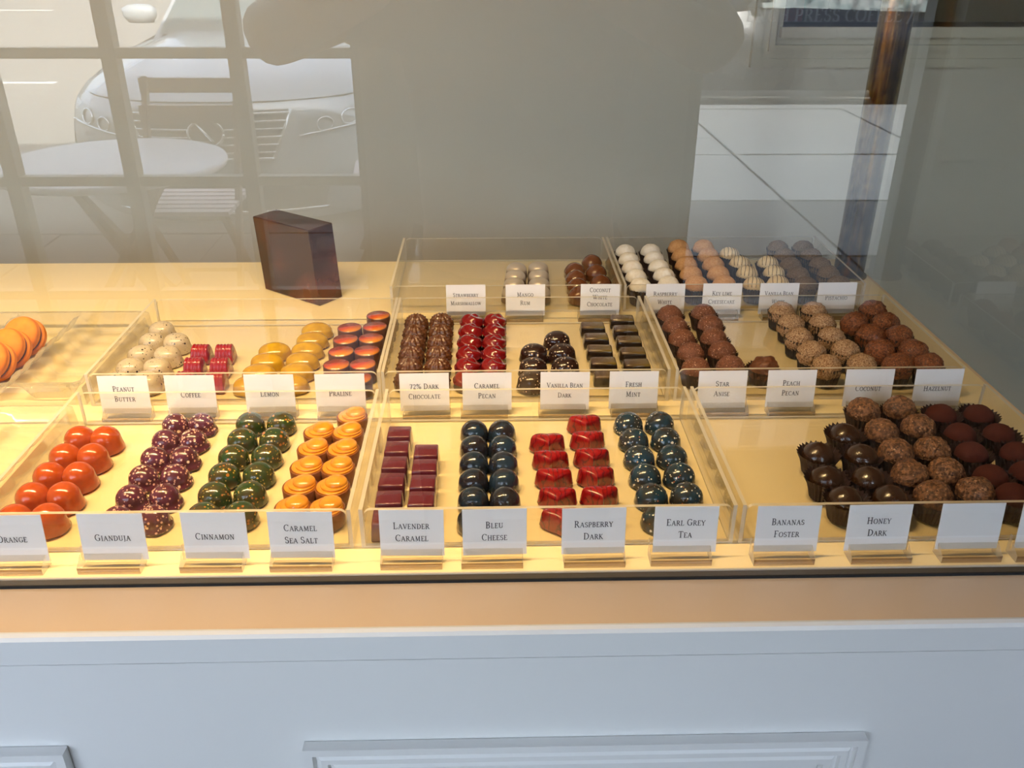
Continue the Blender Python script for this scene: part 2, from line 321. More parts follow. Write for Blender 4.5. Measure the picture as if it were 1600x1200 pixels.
glyph('N', .84, [('h', [(.16, 0), (.16, 1)]), ('s', [(.15, 1), (.68, 0)]), ('h', [(.68, 0), (.68, 1)])], [(.16, 0, .14), (.12, 1, .1), (.68, 1, .14)])
glyph('O', .82, [('c', arc(.41, .5, .34, .5, 0, 360, 20))])
glyph('P', .62, [('s', [(.15, 0), (.15, 1)]), ('c', arc(.30, .73, .24, .27, 90, -90)), ('h', [(.12, 1), (.3, 1)]), ('h', [(.15, .46), (.3, .46)])], [(.15, 0, .15), (.12, 1, .1)])
glyph('R', .72, [('s', [(.15, 0), (.15, 1)]), ('c', arc(.30, .75, .22, .25, 90, -90)), ('h', [(.12, 1), (.3, 1)]), ('h', [(.15, .5), (.3, .5)]), ('s', [(.34, .5), (.66, 0)])], [(.15, 0, .14), (.12, 1, .1), (.66, 0, .1)])
glyph('S', .56, [('c', arc(.28, .755, .19, .245, 40, 250, 10)+arc(.29, .255, .21, .255, 80, -140, 10)), ('h', [(.45, .96), (.45, .76)]), ('h', [(.10, .24), (.10, .04)])])
glyph('T', .70, [('s', [(.35, 0), (.35, 1)]), ('h', [(.06, 1), (.64, 1)]), ('h', [(.06, 1), (.06, .8)]), ('h', [(.64, 1), (.64, .8)])], [(.35, 0, .15)])
glyph('U', .80, [('s', [(.16, 1), (.16, .34)]), ('c', arc(.41, .34, .25, .34, 180, 360, 10)), ('h', [(.66, .34), (.66, 1)])], [(.16, 1, .14), (.66, 1, .13)])
glyph('V', .76, [('s', [(.08, 1), (.39, 0)]), ('h', [(.37, 0), (.68, 1)])], [(.09, 1, .13), (.67, 1, .12)])
glyph('W', 1.08, [('s', [(.08, 1), (.34, 0)]), ('h', [(.33, 0), (.55, 1)]), ('s', [(.54, 1), (.78, 0)]), ('h', [(.77, 0), (1.0, 1)])], [(.09, 1, .13), (.54, 1, .1), (1.0, 1, .12)])
glyph('Y', .72, [('s', [(.08, 1), (.36, .48)]), ('h', [(.36, .48), (.64, 1)]), ('s', [(.36, .5), (.36, 0)])], [(.08, 1, .12), (.64, 1, .12), (.36, 0, .15)])
glyph('Z', .66, [('h', [(.08, 1), (.58, 1)]), ('s', [(.58, 1), (.08, 0)]), ('h', [(.08, 0), (.6, 0)]), ('h', [(.08, 1), (.08, .82)]), ('h', [(.6, 0), (.6, .2)])])
glyph('7', .52, [('h', [(.06, .9), (.47, .9)]), ('s', [(.47, .9), (.18, -.1)]), ('h', [(.06, .9), (.06, .74)])])
glyph('2', .54, [('c', arc(.26, .68, .18, .22, 170, -20, 9)), ('h', [(.43, .6), (.08, .03)]), ('s', [(.08, .04), (.48, .04)])])
glyph('%', .86, [('c', arc(.2, .76, .13, .2, 0, 360, 12)), ('c', arc(.64, .22, .13, .2, 0, 360, 12)), ('h', [(.16, 0), (.68, 1)])])
glyph('/', .5, [('s', [(.05, -.2), (.45, 1.1)])])
def put_stroke(mb, pts, kind, ox, oy, sc, k):
    n = len(pts); L = []; Rr = []
    closed = n > 3 and abs(pts[0][0]-pts[-1][0])+abs(pts[0][1]-pts[-1][1]) < 1e-6
    for i, (x, y) in enumerate(pts):
        a = pts[(i-1) % (n-1)] if closed and i == 0 else pts[max(i-1, 0)]
        b = pts[(i+1) % (n-1)] if closed and i == n-1 else pts[min(i+1, n-1)]
        dx, dy = b[0]-a[0], b[1]-a[1]; l = math.hypot(dx, dy) or 1; dx /= l; dy /= l
        wd = TH if kind == 's' else HN if kind == 'h' else HN+(TH-HN)*abs(dy)**1.5
        wd *= k/2
        L.append((ox+(x-dy*wd)*sc, 0, oy+(y+dx*wd)*sc)); Rr.append((ox+(x+dy*wd)*sc, 0, oy+(y-dx*wd)*sc))
    mb.add(L+Rr, [(i, i+1, n+i+1, n+i) for i in range(n-1)])
def text_width(s, cap, small=.77, track=.10):
    return sum((.34 if c == ' ' else GL[c.upper()][0]+track)*cap*(1 if not c.islower() else small) for c in s)
def put_text(mb, s, x, z, cap, small=.77, track=.10, k=1.0):
    for c in s:
        sc = cap*(1 if not c.islower() else small)
        if c == ' ': x += .34*sc; continue
        wd, st, se = GL[c.upper()]; kk = k if not c.islower() else k*1.12
        for kind, pts in st: put_stroke(mb, pts, kind, x, z, sc, kk)
        for sx, sz, hw in se: put_stroke(mb, [(sx-hw, sz), (sx+hw, sz)], 'h', x, z, sc, kk)
        x += (wd+track)*sc
    return x

# ------------------------------------------------------------------ the shop: floor, walls, ceiling
def struct(name, mb, m, loc=(0, 0, 0), smooth=False): return tag(link(name, mb.mesh(name), m, None, loc), kind='structure')
M_FLOOR = plain('shop_floor', (.16, .13, .10), .5, var=.15, scale=3.0)
M_PLASTER = plain('plaster', (.45, .44, .41), .8, var=.02, scale=2.0)
M_CEIL = plain('ceiling_paint', (.62, .60, .56), .8, var=.02)
struct('floor', MB().box(-2.6, 2.4, YF-.12, 2.6, -.06, 0), M_FLOOR)
struct('ceiling', MB().box(-2.6, 2.4, YF-.12, 2.6, 2.7, 2.78), M_CEIL)
struct('wall_left', MB().box(-2.7, -2.6, YF-.12, 2.6, 0, 2.7), M_PLASTER)
struct('wall_right', MB().box(2.4, 2.5, YF-.12, 2.6, 0, 2.7), M_PLASTER)
# back wall with a framed hatch
HX0, HX1, HZ0, HZ1 = .495, 1.60, 1.312, 2.0
wb = MB(); wb.box(-2.6, HX0, YW, YW+.08, 0, 2.7); wb.box(HX1, 2.4, YW, YW+.08, 0, 2.7); wb.box(HX0, HX1, YW, YW+.08, 0, HZ0); wb.box(HX0, HX1, YW, YW+.08, HZ1, 2.7)
struct('wall_back', wb, M_WALL)
tr = MB()
def frame_ring(mb, x0, x1, z0, z1, wd, y0, y1):
    mb.box(x0, x0+wd, y0, y1, z0, z1); mb.box(x1-wd, x1, y0, y1, z0, z1); mb.box(x0+wd, x1-wd, y0, y1, z0, z0+wd); mb.box(x0+wd, x1-wd, y0, y1, z1-wd, z1)
o = -.036
frame_ring(tr, HX0-.044, HX1+.044, HZ0-.066, HZ1+.062, .015, YW-.012, YW)
frame_ring(tr, HX0-.029, HX1+.029, HZ0-.051, HZ1+.047, .012, YW-.008, YW)
frame_ring(tr, HX0-.017, HX1+.017, HZ0-.039, HZ1+.035, .010, YW-.015, YW)
frame_ring(tr, HX0-.007, HX1+.007, HZ0-.029, HZ1+.025, .012, YW-.006, YW+.08)
tr.box(HX0, HX1, YW-.02, YW+.08, HZ0-.017, HZ0)
struct('trim_1', tr, M_TRIM)
hr = empty('hatch_recess', (0, 0, 0), kind='structure'); hr['label'] = 'dark framed opening in the wall behind the counter'
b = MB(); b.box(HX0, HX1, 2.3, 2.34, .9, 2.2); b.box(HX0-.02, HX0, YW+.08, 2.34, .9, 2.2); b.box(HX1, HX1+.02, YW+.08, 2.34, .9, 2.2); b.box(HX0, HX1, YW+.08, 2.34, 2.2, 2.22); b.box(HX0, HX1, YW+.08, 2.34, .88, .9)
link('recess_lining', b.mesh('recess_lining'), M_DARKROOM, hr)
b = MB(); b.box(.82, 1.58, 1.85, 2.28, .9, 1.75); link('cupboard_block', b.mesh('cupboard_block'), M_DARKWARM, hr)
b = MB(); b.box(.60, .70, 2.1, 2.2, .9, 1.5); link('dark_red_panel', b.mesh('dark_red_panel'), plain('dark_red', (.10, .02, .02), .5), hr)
# shop front: a French window on one side of a pier, a glazed door on the other
WX0, WX1 = -2.45, -.282; DX0, DX1 = .44, 1.02; TOPZ = 2.45
wf = MB(); RD_ = -.3
wf.box(-2.6, WX0, YF-.12, YF, 0, 2.7); wf.box(WX1, DX0, YF-.12, YF, 0, 2.7); wf.box(DX1, 2.4, YF-.12, YF, 0, 2.7)
wf.box(WX0, WX1, YF-.12, YF, TOPZ, 2.7); wf.box(DX0, DX1, YF-.12, YF, TOPZ, 2.7); wf.box(WX0, WX1, YF-.12, YF, 0, .28)
wf.box(-2.72, 2.52, YF-.12, YF, 2.7, 2.79); wf.box(-16, -2.6, YF-.5, YF, RD_, 4.6); wf.box(2.4, 16, YF-.5, YF, RD_, 4.6); wf.box(3.0, 16, YF-.5, YF-.12, 4.6, 6.4); wf.box(-6.0, 6.0, YF-.5, YF-.12, 2.78, 4.6)  # unseen flanks and raised storeys, sized to shade pavement, kerb and road
struct('wall_front', wf, M_PLASTER)
M_SASH = plain('sash_paint', (.30, .29, .25), .5, var=.03)
win = empty('window_1', (0, YF-.06, 0), kind='structure')
pitch = .2745; xs = [-.282-pitch*i for i in range(0, 9)]; zs = [.936-.281*i for i in range(-4, 3)]
fr = MB(); frame_ring(fr, WX0, WX1+.0, .28, TOPZ, .02, -.03, .03); link('sash_frame', fr.mesh('sash_frame'), M_SASH, win)
for x in xs[1:8]:
    b = MB(); b.box(-.016, .016, -.018, .018, .30, TOPZ-.02); link('muntin', b.mesh('muntin'), M_SASH, win, (x, 0, 0))
for z in zs:
    if .32 < z < TOPZ-.05:
        b = MB(); b.box(WX0+.02, WX1-.02, -.012, .012, -.011, .011); link('muntin', b.mesh('muntin'), M_SASH, win, (0, 0, z))
b = MB(); b.box(WX0+.02, WX1-.02, -.002, .002, .30, TOPZ-.02); link('pane', b.mesh('pane'), [M_WINDOW], win)
door = empty('door_1', (0, YF-.06, 0), kind='structure')
b = MB(); b.box(DX0, DX0+.035, -.025, .025, 0, TOPZ); b.box(DX1-.05, DX1, -.025, .025, 0, TOPZ); b.box(DX0+.035, DX1-.05, -.025, .025, 0, .62); b.box(DX0+.035, DX1-.05, -.025, .025, TOPZ-.1, TOPZ)
link('door_frame', b.mesh('door_frame'), M_SASH, door)
b = MB(); b.box(DX0+.035, DX1-.05, -.002, .002, .62, TOPZ-.1); link('door_pane', b.mesh('door_pane'), [M_WINDOW], door)
b = MB(); capd = .026; s_ = 'ENCH PRESS COFFEE /'; wd_ = text_width(s_, capd)
put_text(b, s_, 0, 0, capd, k=1.3)
lt = b.mesh('door_lettering'); k_ = .375/wd_
for v in lt.vertices: v.co.x = v.co.x*k_
t = NT('white_lettering'); d1 = t.n('ShaderNodeBsdfDiffuse', {'Color': (.8, .8, .78)}); d2 = t.n('ShaderNodeBsdfTranslucent', {'Color': (.8, .8, .78)}); d3 = t.n('ShaderNodeBsdfTransparent')
m1 = t.n('ShaderNodeMixShader'); t.i(m1, 0, .5); t.i(m1, 1, d1); t.i(m1, 2, d2); m2 = t.n('ShaderNodeMixShader'); t.i(m2, 0, .35); t.i(m2, 1, m1); t.i(m2, 2, d3); M_LETTER = t.done(m2)
o_ = link('door_lettering', lt, M_LETTER, door, (.566, -.006, 1.281))
o_['label'] = 'white lettering on the door glass'

# ------------------------------------------------------------------ the display case
XL, XR = -1.75, .557
case = empty('display_case', (-.6, .9, 0), 0, 'white panelled counter case with glass front, cream top and brass corner post', 'display case')
def cpart(name, mesh, m, loc=(0, 0, 0)):
    o = link(name, mesh, m, case, (loc[0]+.6, loc[1]-.9, loc[2])); return o
YL = .4886
b = MB(); b.box(XL, XR+.008, YL+.0004, YB-.002, .0, .9694); cpart('cabinet', b.mesh('cabinet'), M_WHITE)
# ledge with a rounded nose
prof = [(YL+.02, .970), (YL, .970), (YL, .990), (YL+.0015, .9945), (YL+.006, .997), (YG+.02, .997), (YG+.02, .970)]
def extrude_x(mb, pts, x0, x1, mi=0):
    n = len(pts); vs = [(x0, y, z) for y, z in pts]+[(x1, y, z) for y, z in pts]
    mb.add(vs, [tuple(range(n)), tuple(range(2*n-1, n-1, -1))]+[(i, (i+1) % n, n+(i+1) % n, n+i) for i in range(n)], mi)
b = MB(); extrude_x(b, [(YL+.0058, .9703), (YL, .9703), (YL, .9925), (YL+.0015, .9955), (YL+.0042, .997), (YL+.0058, .997)], XL, XR+.008); cpart('fascia_rail', b.mesh('fascia_rail'), M_WHITE)
b = MB(); b.box(XL, XR+.008, YL+.0059, YB-.003, .9703, .9968); cpart('ledge', b.mesh('ledge'), M_LEDGE)
b = MB(); b.box(XL, XR, .5515, YB-.004, .9969, ZC); cpart('counter_board', b.mesh('counter_board'), M_BOARD)
b = MB(); b.box(XL, XR, .5497, .5514, .9969, ZC+.0005); cpart('board_edge', b.mesh('board_edge'), acrylic_edge('board_edge_glass', (.9, .9, .88), .2))
b = MB(); b.box(XL, XR+.006, YG-.0006, .5496, .9969, .9994); cpart('glass_channel', b.mesh('glass_channel'), M_DARKSTRIP)
# panel mouldings, stepped inwards
def moulding(x0, x1, z1, z0):
    b = MB(); steps = [(0, 0, .0), (.0, 0, .009), (.007, 0, .009), (.0085, 0, .0045), (.013, 0, .0075), (.018, 0, .0075), (.0195, 0, .004), (.024, 0, .006), (.030, 0, .006), (.0315, 0, .001)]
    rings = [[(x0+d, YL-h, z0+d), (x1-d, YL-h, z0+d), (x1-d, YL-h, z1-d), (x0+d, YL-h, z1-d)] for d, _, h in steps]
    for r0, r1 in zip(rings, rings[1:]):
        b.add(r0+r1, [(i, (i+1) % 4, 4+(i+1) % 4, 4+i) for i in range(4)])
    return b.mesh('panel_moulding')
for x0, x1 in ((-1.41, -.966), (-.778, -.334), (-.150, .294), (.478, .80)): cpart('panel_moulding', moulding(x0, x1, .8855, .15), M_WHITE)
# front and side panes
def pane(x0, x1, y0, y1, z0, z1, front):
    b = MB(); b.box(x0, x1, y0, y1, z0, z1, 1); b.m[front] = 0; me = b.mesh('pane', False); return me
cpart('front_pane', pane(XL, XR+.006, YG, YG+.006, .9996, 1.88, 2), [M_GLASS, M_GLASS_IN])
cpart('side_pane', pane(XR, XR+.006, YG+.0062, YB-.001, ZC, 1.88, 4), [M_SIDE, M_GLASS_IN])
b = MB(); b.box(XL, XR+.006, YG, YB-.002, 1.88, 1.90); cpart('roof_panel', b.mesh('roof_panel'), M_WHITE)
b = MB(); b.box(XL-.02, XL, YG, YB-.002, .97, 1.90); cpart('end_panel', b.mesh('end_panel'), M_WHITE)
# brass post
b = MB(); b.lathe([(.0215, 0), (.0215, .879)], 32); b.lathe([(.026, 0), (.026, .003), (.0225, .005)], 32)
pz = cpart('brass_post', b.mesh('brass_post'), M_BRASS, (.5305, 1.2225, ZC)); pz['label'] = 'tall aged brass corner post'
# lamp strip under the roof
strip = empty('lamp_strip', (-.3, .605, 1.838), 0, 'slim metal strip of small warm spot lamps under the case roof', 'lamp')
b = MB(); b.box(-1.2, .80, -.018, .018, .012, .035); link('housing', b.mesh('housing'), plain('lamp_metal', (.4, .4, .38), .4, .8), strip)
for i in range(11):
    x = -.92+.130*i
    b = MB(); b.lathe([(.014, .004), (.014, .012), (.004, .0125)], 16); link('spot_rim', b.mesh('spot_rim'), plain('lamp_rim', (.4, .4, .38), .4, .8), strip, (x, 0, 0))
    L = bpy.data.lights.new('spot_light', 'AREA'); L.shape = 'DISK'; L.size = .016; L.energy = LAMP_POWER; L.color = LAMP_COLOR; L.spread = R(92)
    lo = bpy.data.objects.new('spot_light', L); COL.objects.link(lo); lo.parent = strip; lo.location = (x, 0, .003); lo.rotation_euler = (R(10), 0, 0)

# ------------------------------------------------------------------ acrylic trays
TRAYS = {'L0': (-.42, -.115, .584, .7945, 'front row, under the orange, purple, green and amber bonbons'), 'C0': (-.1085, .1985, .584, .7945, 'front row, holding plum cubes, dark domes, red hearts and blue domes'),
         'R0': (.203, .511, .584, .7945, 'front row, holding dark truffles in brown cups'), 'L1': (-.428, -.1185, .834, 1.048, 'middle row, holding speckled white, red ribbed, yellow and cylinder bonbons'),
         'C1': (-.1175, .1905, .834, 1.048, 'middle row, holding knobbly brown, red swirl, flecked and ridged bonbons'), 'R1': (.196, .508, .834, 1.048, 'middle row, holding crumb coated truffles in brown cups'),
         'C2': (-.1335, .1725, 1.0875, 1.294, 'back row, mostly empty, beside the brown teardrop bonbons'), 'R2': (.176, .499, 1.0875, 1.294, 'back row, holding white, tan and drizzled truffles')}
def wall_profile(wd, h, r=.006, n=4):
    p = [(0, 0), (wd, 0)]
    p += [(wd-r+r*math.cos(PI/2*i/n), h-r+r*math.sin(PI/2*i/n)) for i in range(n+1)]
    p += [(r-r*math.sin(PI/2*i/n), h-r+r*math.cos(PI/2*i/n)) for i in range(n+1)]
    return p
TW = .0032; TH_ = .0375
for key, (x0, x1, y0, y1, txt) in TRAYS.items():
    t = empty('acrylic_tray', ((x0+x1)/2, (y0+y1)/2, ZC+.0002), 0, 'clear acrylic tray, '+txt, 'tray', 'clear acrylic trays on the cream counter')
    wx, wy = (x1-x0), (y1-y0)
    b = MB(); b.box(-wx/2+TW, wx/2-TW, -wy/2, wy/2, 0, .002, 0); b.m[2] = b.m[3] = b.m[4] = b.m[5] = 1
    link('base_sheet', b.mesh('base_sheet', False), [M_ACR, M_EDGE], t)
    for nm, yy in (('front_wall', -wy/2), ('rear_wall', wy/2-TW)):
        b = MB(); extrude_poly(b, wall_profile(wx-2*TW-.001, TH_-.0022), 0, TW, 0, 1); link(nm, b.mesh(nm), [M_ACR, M_EDGE], t, (-wx/2+TW+.0005, yy, .0022))
    for xx in (-wx/2, wx/2-TW):
        b = MB(); b.box(0, TW, -wy/2, wy/2, 0, TH_+.0005, 0); b.m[0] = b.m[1] = b.m[2] = b.m[3] = 1
        link('side_wall', b.mesh('side_wall', False), [M_ACR, M_EDGE], t, (xx, 0, 0))

# ------------------------------------------------------------------ name cards in clear holders
def holder_mesh():
    p = [(0, 0), (0, .0060), (.0015, .0068), (.0092, .0125), (.0102, .0125), (.0095, .006), (.0107, .006), (.0118, .0175), (.0150, .0175), (.0155, .0165), (.0155, 0)]
    b = MB(); n = len(p); W = .0245
    vs = [(-W, y, z) for y, z in p]+[(W, y, z) for y, z in p]
    b.add(vs, [(i, (i+1) % n, n+(i+1) % n, n+i) for i in range(n)], 0); b.m[0] = 2
    lo = [0, 1, 2, 3, 4, 5, 10]; hi = [5, 6, 7, 8, 9, 10]
    for part in (lo, hi):
        b.add(vs, [tuple(part), tuple(n+i for i in part[::-1])], 1)
    return b.mesh('card_holder')
M_HOLD = thin_glass('holder_acrylic', (.955, .94, .91), .045, .03)
def holder_front():  # brown tint stands in for dark refraction in the clear front face
    t = NT('holder_front'); gl = t.n('ShaderNodeBsdfGlossy', {'Color': (.8, .78, .75), 'Roughness': .06}); tr = t.n('ShaderNodeBsdfTransparent', {'Color': (.42, .34, .28)})
    mx = t.n('ShaderNodeMixShader'); t.i(mx, 0, .22); t.i(mx, 1, tr); t.i(mx, 2, gl); return t.done(mx)
M_HOLDF = holder_front(); M_HOLDE = acrylic_edge('holder_side', (.9, .88, .84), .6)
HM = holder_mesh()
CW, CH = .0255, .0415
card_me = MB().box(-CW, CW, -.0002, .0002, 0, CH).mesh('name_card')
card_me.materials.append(M_CARD)
WHERE = ['front row of cards', 'middle row of cards', 'back row of cards']
BEHIND = {}
for i, (name, x, y, row) in enumerate(CARDS):
    lines = [l for l in name.split('|')] if name.strip() else []
    ho = random.uniform(-.004, .004)
    y0 = y-.0098-(.0018 if row == 0 else 0)+random.uniform(-.0006, .0006)
    says = ('reading '+' '.join(lines)) if lines else ('washed out and blank, right of Honey Dark' if name == '' else 'cut off at the right edge')
    hold = link('card_holder', HM, [M_HOLD, M_HOLDE, M_HOLDF], None, (x+ho, y0, ZC+.0003))
    tag(hold, 'clear acrylic block under the card '+says, 'card holder', 'clear acrylic card holders')
    # slot runs from (.0094,.006) to (.0107,.0175)
    cd = link('name_card', card_me, M_CARD, None, (x, y0+.01015, ZC+.0066)); cd.rotation_euler = (R(-6.5), 0, R(random.uniform(-1.2, 1.2)))
    tag(cd, ('white name card '+says+', '+WHERE[row]) if len(lines) < 3 else 'white name card reading Coconut White Chocolate, in the back row of cards', 'name card', 'white name cards')
    if lines:
        cap = .0056 if max(len(l) for l in lines) < 11 else .0051
        b = MB(); n = len(lines); zt = {1: [.0175], 2: [.0245, .0135], 3: [.0300, .0205, .0110]}[n]
        if row == 2: zt = [z+.001 for z in zt]
        for l, z in zip(lines, zt):
            if l == 'Key Lime': l = 'Key lime'
            wdt = text_width(l, cap); put_text(b, l, -wdt/2, z, cap)
        link('lettering', b.mesh('lettering', False), M_INK, cd, (0, -.0004, 0))

# ------------------------------------------------------------------ bonbons and truffles
ORD = ['first', 'second', 'third', 'fourth', 'fifth', 'sixth', 'seventh']
def dome_prof(rb, rt, h, skirt=.35, n=9, top=1.0):
    """base radius, shoulder radius, height; skirt share is the tapering side"""
    p = [(rb*.985, 0), (rb, h*.03), (rt+(rb-rt)*.4, h*skirt*.6), (rt, h*skirt)]
    for i in range(1, n+1):
        a = PI/2*i/n; p.append((rt*math.cos(a)**top, h*skirt+h*(1-skirt)*math.sin(a)))
    p[-1] = (0.0, h); return p
def lump(mb, k, amp, sc):
    for i, v in enumerate(mb.v):
        n = noise.noise(Vector(v)*sc+Vector((k*3.1, 0, 0))); m = noise.noise(Vector(v)*sc*2.6+Vector((0, k*5.7, 0)))
        s = 1+amp*(n+.5*m); mb.v[i] = (v[0]*s, v[1]*s, v[2]*(1+amp*.6*n))
    return mb
def simple_dome(name, rb, rt, h, skirt=.35, sx=1.0, sy=1.0, top=1.0, n=28, amp=.0, k=0):
    b = MB(); b.lathe(dome_prof(rb, rt, h, skirt, top=top), n)
    b.v = [(x*sx, y*sy, z) for x, y, z in b.v]
    if amp: lump(b, k, amp, 60)
    return b.mesh(name)
def rough_ball(name, r, k, amp, sc, flat=1.0, sub=4):
    b = bmesh.new(); bmesh.ops.create_icosphere(b, subdivisions=sub, radius=r)
    for v in b.verts:
        d = v.co.normalized(); q = d*sc
        n = noise.noise(q+Vector((k*7.7, 1, 2)))*.6+noise.noise(q*2.7+Vector((k, 9, 2)))*.45+noise.noise(d*1.5+Vector((k*2.3, 4, 4)))*.5
        v.co = d*r*(1+amp*n); v.co.z *= flat
    me = bpy.data.meshes.new(name); b.to_mesh(me); b.free()
    for p in me.polygons: p.use_smooth = True
    return me
def paper_cup(name, r0, r1, h, n=30, flare=.0, k=0):
    b = MB(); vs = []; fs = []; m = 2*n
    for lev in range(4):
        t_ = lev/3; r = r0+(r1-r0)*t_+flare*max(0, t_-.6)
        for i in range(m):
            a = 2*PI*i/m; rr = r*(1+(.035+.02*t_)*(1 if i % 2 else -1)); wob = 1+.04*noise.noise(Vector((math.cos(a), math.sin(a), k)))*t_
            z = h*t_+(.0009*(1 if i % 2 else -1) if lev == 3 else 0)+(.0015*noise.noise(Vector((math.cos(a)*1.5, math.sin(a)*1.5, k+5))) if lev == 3 else 0)
            vs.append((rr*wob*math.cos(a), rr*wob*math.sin(a), z))
    for lev in range(3):
        for i in range(m): fs.append((lev*m+i, lev*m+(i+1) % m, (lev+1)*m+(i+1) % m, (lev+1)*m+i))
    fs.append(tuple(range(m))[::-1]); b.add(vs, fs, 0, False); return b.mesh(name)

def heart_mesh():
    pts = []
    for i in range(36):
        a = 2*PI*i/36; hx, hy = 16*math.sin(a)**3/32, (13*math.cos(a)-5*math.cos(2*a)-2*math.cos(3*a)-math.cos(4*a)+2)/31
        if hy > .1: hy = .1+(hy-.1)*.62
        if abs(hx) < .25 and hy > 0: hy = max(hy, .305-.02*(1-abs(hx)/.25))
        pts.append((hx, hy+.08))
    lay = [(1.02, 0), (1.04, .001), (1.01, .004), (.97, .0085), (.93, .0125), (.88, .0148), (.78, .0164), (.5, .0174), (.2, .0178), (.02, .0179)]
    b = MB(); vs = []; fs = []; n = 36; W = .0345; D = .0285
    for s, z in lay:
        for x, y in pts: vs.append((x*W*s, (y*s)*D, z*(1+.10*y*min(1, s)) if z > .008 else z))
    for l in range(len(lay)-1):
        for i in range(n): fs.append((l*n+i, l*n+(i+1) % n, (l+1)*n+(i+1) % n, (l+1)*n+i))
    fs.append(tuple(range(n))[::-1]); fs.append(tuple(range((len(lay)-1)*n, len(lay)*n)))
    b.add(vs, fs, 0, True); return b.mesh('heart_bonbon')
def ribbed_mesh():
    b = MB(); nx = 51; L = .0215; sec = []
    for i in range(19):
        a = PI*i/18; c, s = math.cos(a), math.sin(a)
        sec.append((math.copysign(abs(c)**.75, c)*.0125*(1-.2*s), abs(s)**.8*.0195))
    vs = []; fs = []; m = len(sec)
    for i in range(nx):
        x = -L/2+L*i/(nx-1); k = 1+.055*abs(math.sin(PI*5*(x/L+.5)))-.05
        if i in (0, nx-1): k = .86
        if i in (1, nx-2): k = .95
        for y, z in sec: vs.append((x*(1-.12*z/.0195), y*k, z*k))
    for i in range(nx-1):
        for j in range(m-1): fs.append((i*m+j, i*m+j+1, (i+1)*m+j+1, (i+1)*m+j))
        fs.append((i*m+m-1, i*m, (i+1)*m, (i+1)*m+m-1))
    fs.append(tuple(range(m))); fs.append(tuple(range((nx-1)*m, nx*m))[::-1])
    b.add(vs, fs, 0, True); return b.mesh('ribbed_bonbon')
def lemon_mesh():
    def mod(a, i, r, z):
        x = r*math.cos(a)*1.28; y = r*math.sin(a)*.95
        if z > .004: z *= 1.0+.10*max(0, min(1, (y+.0035)/.0015))-.05     # the shell steps down towards its front lip
        return (x, y, z)
    b = MB(); b.lathe(dome_prof(.0160, .0148, .0162, .38, 10), 32, mod=mod); return b.mesh('lemon_bonbon')
def knob_mesh():
    def mod(a, i, r, z):
        up = min(1, z/.006); k = 1+.13*up*(abs(math.cos(6*a))-.55)*(1 if z < .017 else .4)+.05*up*math.cos(i*PI*.66)
        return (r*k*math.cos(a), r*k*math.sin(a)*.96, z*(1+.07*up*(abs(math.cos(6*a))-.5)+.03*up*math.cos(i*PI*.66)))
    p = [(.0150, 0), (.0151, .001), (.0150, .005)]
    for i in range(1, 15):
        a = PI/2*i/14; p.append((.0150*math.cos(a)**.8, .005+.0145*math.sin(a)))
    p[-1] = (0, .0195); b = MB(); b.lathe(p, 66, mod=mod); return b.mesh('knobbly_bonbon')
def swirl_mesh():
    def mod(a, i, r, z):
        if z > .0078 and r > .001:
            ph = 3*a+z*650; sw = math.asin(math.sin(ph))/1.57; k = 1+.05*sw; zz = z+.0011*sw*min(1, r/.006); return (r*k*math.cos(a), r*k*math.sin(a), zz)
        return (r*math.cos(a), r*math.sin(a), z)
    p = [(.0146, 0), (.0148, .001), (.0140, .0068), (.0152, .0074), (.0152, .0082)]
    for i in range(1, 13):
        a = PI/2*i/12; p.append((.0150*math.cos(a), .0082+.0108*math.sin(a)))
    p[-1] = (0, .019); b = MB(); b.lathe(p, 48, mod=mod)
    me = b.mesh('swirl_bonbon')
    for pl in me.polygons: pl.material_index = 0 if pl.center.z > .0072 else 1
    return me
def snail_mesh():
    b = MB(); b.lathe([(.0150, 0), (.0152, .001), (.0156, .0145), (.0152, .0152), (.0146, .0153), (.0144, .0147), (.0, .0147)], 36)
    me = b.mesh('bonbon_body')
    c = MB()
    for k, (r, cx, z0, h) in enumerate([(.0140, .0002, .0145, .0018), (.0121, .0020, .0163, .0018)]):
        c.lathe([(r, z0-.0005), (r, z0+h*.6), (r*.985, z0+h*.9), (r*.95, z0+h), (0, z0+h)], 32, M=Matrix.Translation((cx, 0, 0)))
    prof = [(.0099, .0179)]+[(.0099*math.cos(PI/2*i/8), .0186+.0046*math.sin(PI/2*i/8)) for i in range(9)]; prof[-1] = (0, .0232)
    c.lathe(prof, 32, M=Matrix.Translation((.0041, 0, 0)))
    return me, c.mesh('spiral_top')
def praline_mesh():
    b = MB(); b.lathe([(.0148, 0), (.0150, .001), (.0150, .0185), (.0146, .0193), (.0, .0193)], 36); me = b.mesh('bonbon_body')
    c = MB(); c.lathe([(.0141, .0192), (.0141, .0196), (.0, .0197)], 36); return me, c.mesh('painted_top')
def drop_mesh():
    def mod(a, i, r, z):
        return (r*math.cos(a)*(1.0+.10*math.cos(a)), r*math.sin(a), z)
    b = MB(); b.lathe([(.0150, 0), (.0153, .001), (.0150, .007), (.0158, .0078), (.0150, .0105), (.0132, .0142), (.0104, .0176), (.0068, .0200), (.0030, .0216), (0, .0222)], 30, mod=mod)
    b.v = [(x+.0015*(z/.022)**2, y, z) for x, y, z in b.v]; return b.mesh('teardrop_bonbon')
